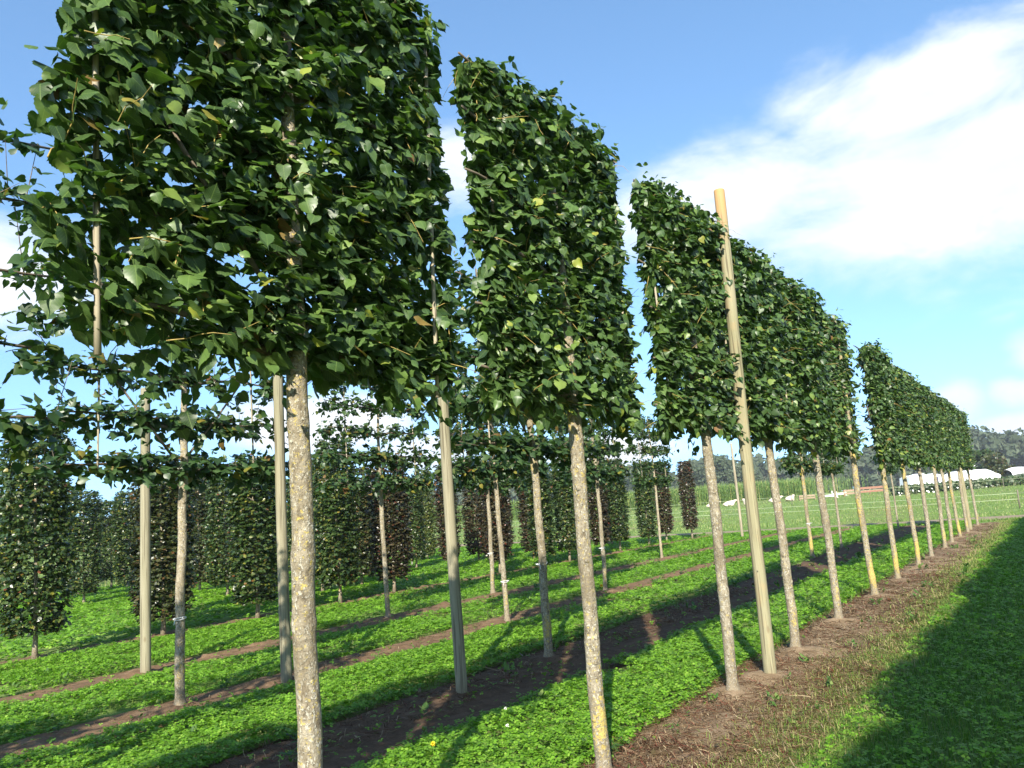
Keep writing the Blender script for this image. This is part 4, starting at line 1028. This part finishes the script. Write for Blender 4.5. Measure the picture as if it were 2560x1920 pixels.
# ------------------------------------------------------------------ sky, sun, camera
w = bpy.data.worlds.new('World'); SC.world = w; w.use_nodes = True
nt = w.node_tree; nt.nodes.clear()
sky = N(nt, 'ShaderNodeTexSky', sky_type='NISHITA'); sky.sun_disc = False; sky.sun_elevation = SUN_EL; sky.sun_rotation = math.atan2(-SH[0], -SH[1])
sv = N(nt, 'ShaderNodeTexCoord'); va = N(nt, 'ShaderNodeVectorMath', operation='ADD'); va.inputs[1].default_value = (0, 0, .16); L(nt, sv.outputs['Generated'], va.inputs[0])
vn = N(nt, 'ShaderNodeVectorMath', operation='NORMALIZE'); L(nt, va.outputs[0], vn.inputs[0]); L(nt, vn.outputs[0], sky.inputs[0])
sky.air_density = 1.0; sky.dust_density = .3; sky.ozone_density = 1.0
tc = N(nt, 'ShaderNodeTexCoord'); dr = tc.outputs['Generated']
sp = N(nt, 'ShaderNodeSeparateXYZ'); L(nt, dr, sp.inputs[0])
az = math_(nt, 'MULTIPLY', math_(nt, 'ARCTAN2', sp.outputs[0], sp.outputs[1]), 180/PI)
el = math_(nt, 'MULTIPLY', math_(nt, 'ARCSINE', sp.outputs[2]), 180/PI)
n1 = N(nt, 'ShaderNodeTexNoise', inp={'Scale': 5.5, 'Detail': 8.0, 'Roughness': .58, 'Distortion': .25}); L(nt, mapping(nt, dr, (.9, 1, 2.0), (.3, .1, .2)), n1.inputs[0])
n2 = N(nt, 'ShaderNodeTexNoise', inp={'Scale': 2.4, 'Detail': 6.0, 'Roughness': .6}); L(nt, mapping(nt, dr, (1, 1, 2.2), (2.3, 4.1, 1.2)), n2.inputs[0])
blobs = [(-2, 18.6, 25, 8.0), (-17, 20.8, 12, 6), (-4, 24.5, 13, 5), (16, 20, 22, 9), (-36.5, 25, 4.5, 3.8),  (-69, 16.5, 11, 5.0), (-47, 7.5, 8, 3.2), (-40, 5.0, 6, 2.2),
         (-4.3, 5.0, 2.6, 1.9), (-1.2, 5.2, 2.3, 1.4), (.4, 7.2, 2.4, 1.9), (-1.7, 3.2, 3.0, 1.1), (-27, 4, 7, 1.5), (60, 30, 30, 12), (120, 35, 40, 14), (-120, 30, 30, 10)]
mask = None
for a0, e0, ra, re in blobs:
    dx = math_(nt, 'DIVIDE', math_(nt, 'SUBTRACT', az, a0), ra); dy = math_(nt, 'DIVIDE', math_(nt, 'SUBTRACT', el, e0), re)
    r2 = math_(nt, 'SQRT', math_(nt, 'ADD', math_(nt, 'MULTIPLY', dx, dx), math_(nt, 'MULTIPLY', dy, dy)))
    f = math_(nt, 'SUBTRACT', 1.0, r2)
    mask = f if mask is None else math_(nt, 'MAXIMUM', mask, f)
mask = math_(nt, 'ADD', math_(nt, 'MINIMUM', mask, .66), math_(nt, 'MULTIPLY', math_(nt, 'SUBTRACT', n1.outputs['Fac'], .5), 1.75))
mr = N(nt, 'ShaderNodeMapRange', interpolation_type='SMOOTHSTEP', inp={1: -.04, 2: .70, 3: 0, 4: .96}); L(nt, mask, mr.inputs[0])
# thin veil of haze towards the horizon is part of the sky texture; cloud bodies get a soft grey relief
ccol = ramp(nt, n2.outputs['Fac'], [(.35, (.76, .83, .93)), (.62, (.96, .98, 1.0))]).outputs[0]
bg1 = N(nt, 'ShaderNodeBackground', inp={'Strength': .138}); L(nt, mixc(nt, 1.0, sky.outputs[0], (.80, .985, 1.06), 'MULTIPLY'), bg1.inputs[0])
bg2 = N(nt, 'ShaderNodeBackground', inp={'Strength': .58}); L(nt, ccol, bg2.inputs[0])
mx = N(nt, 'ShaderNodeMixShader'); L(nt, mr.outputs[0], mx.inputs[0]); L(nt, bg1.outputs[0], mx.inputs[1]); L(nt, bg2.outputs[0], mx.inputs[2])
wo = N(nt, 'ShaderNodeOutputWorld'); L(nt, mx.outputs[0], wo.inputs[0])

s = bpy.data.lights.new('sun', 'SUN'); s.energy = 5.0; s.angle = math.radians(.55); s.color = (1.0, .93, .80)
so = bpy.data.objects.new('sun', s); COL.objects.link(so)
so.rotation_euler = Vector((SH[0]*math.cos(SUN_EL), SH[1]*math.cos(SUN_EL), -math.sin(SUN_EL))).to_track_quat('-Z', 'Y').to_euler()
so.location = (8, -16, 12)

cam = bpy.data.cameras.new('camera'); cam.sensor_width = 36; cam.sensor_fit = 'HORIZONTAL'; cam.lens = 1707/2212*36
cam.clip_start = .05; cam.clip_end = 6000
co = bpy.data.objects.new('camera', cam); COL.objects.link(co); SC.camera = co
roll = math.radians(4.42)
Fw = Vector((-.54604268, .82141099, .16468568)); R = Vector((.83278171, .5536015, 0)); U = Vector((.09117024, -.13714723, .9863461))
cx_ = R*math.cos(roll)-U*math.sin(roll); cy_ = R*math.sin(roll)+U*math.cos(roll)
co.matrix_world = Matrix(((cx_.x, cy_.x, -Fw.x, 0), (cx_.y, cy_.y, -Fw.y, 0), (cx_.z, cy_.z, -Fw.z, 1.6), (0, 0, 0, 1)))

SC.view_settings.view_transform = 'Standard'; SC.view_settings.look = 'None'; SC.view_settings.gamma = 1.0
SC.view_settings.exposure = 1.2
SC.render.engine = 'CYCLES'
c = SC.cycles; c.max_bounces = 7; c.diffuse_bounces = 4; c.glossy_bounces = 2; c.transmission_bounces = 4; c.transparent_max_bounces = 4
c.use_denoising = True
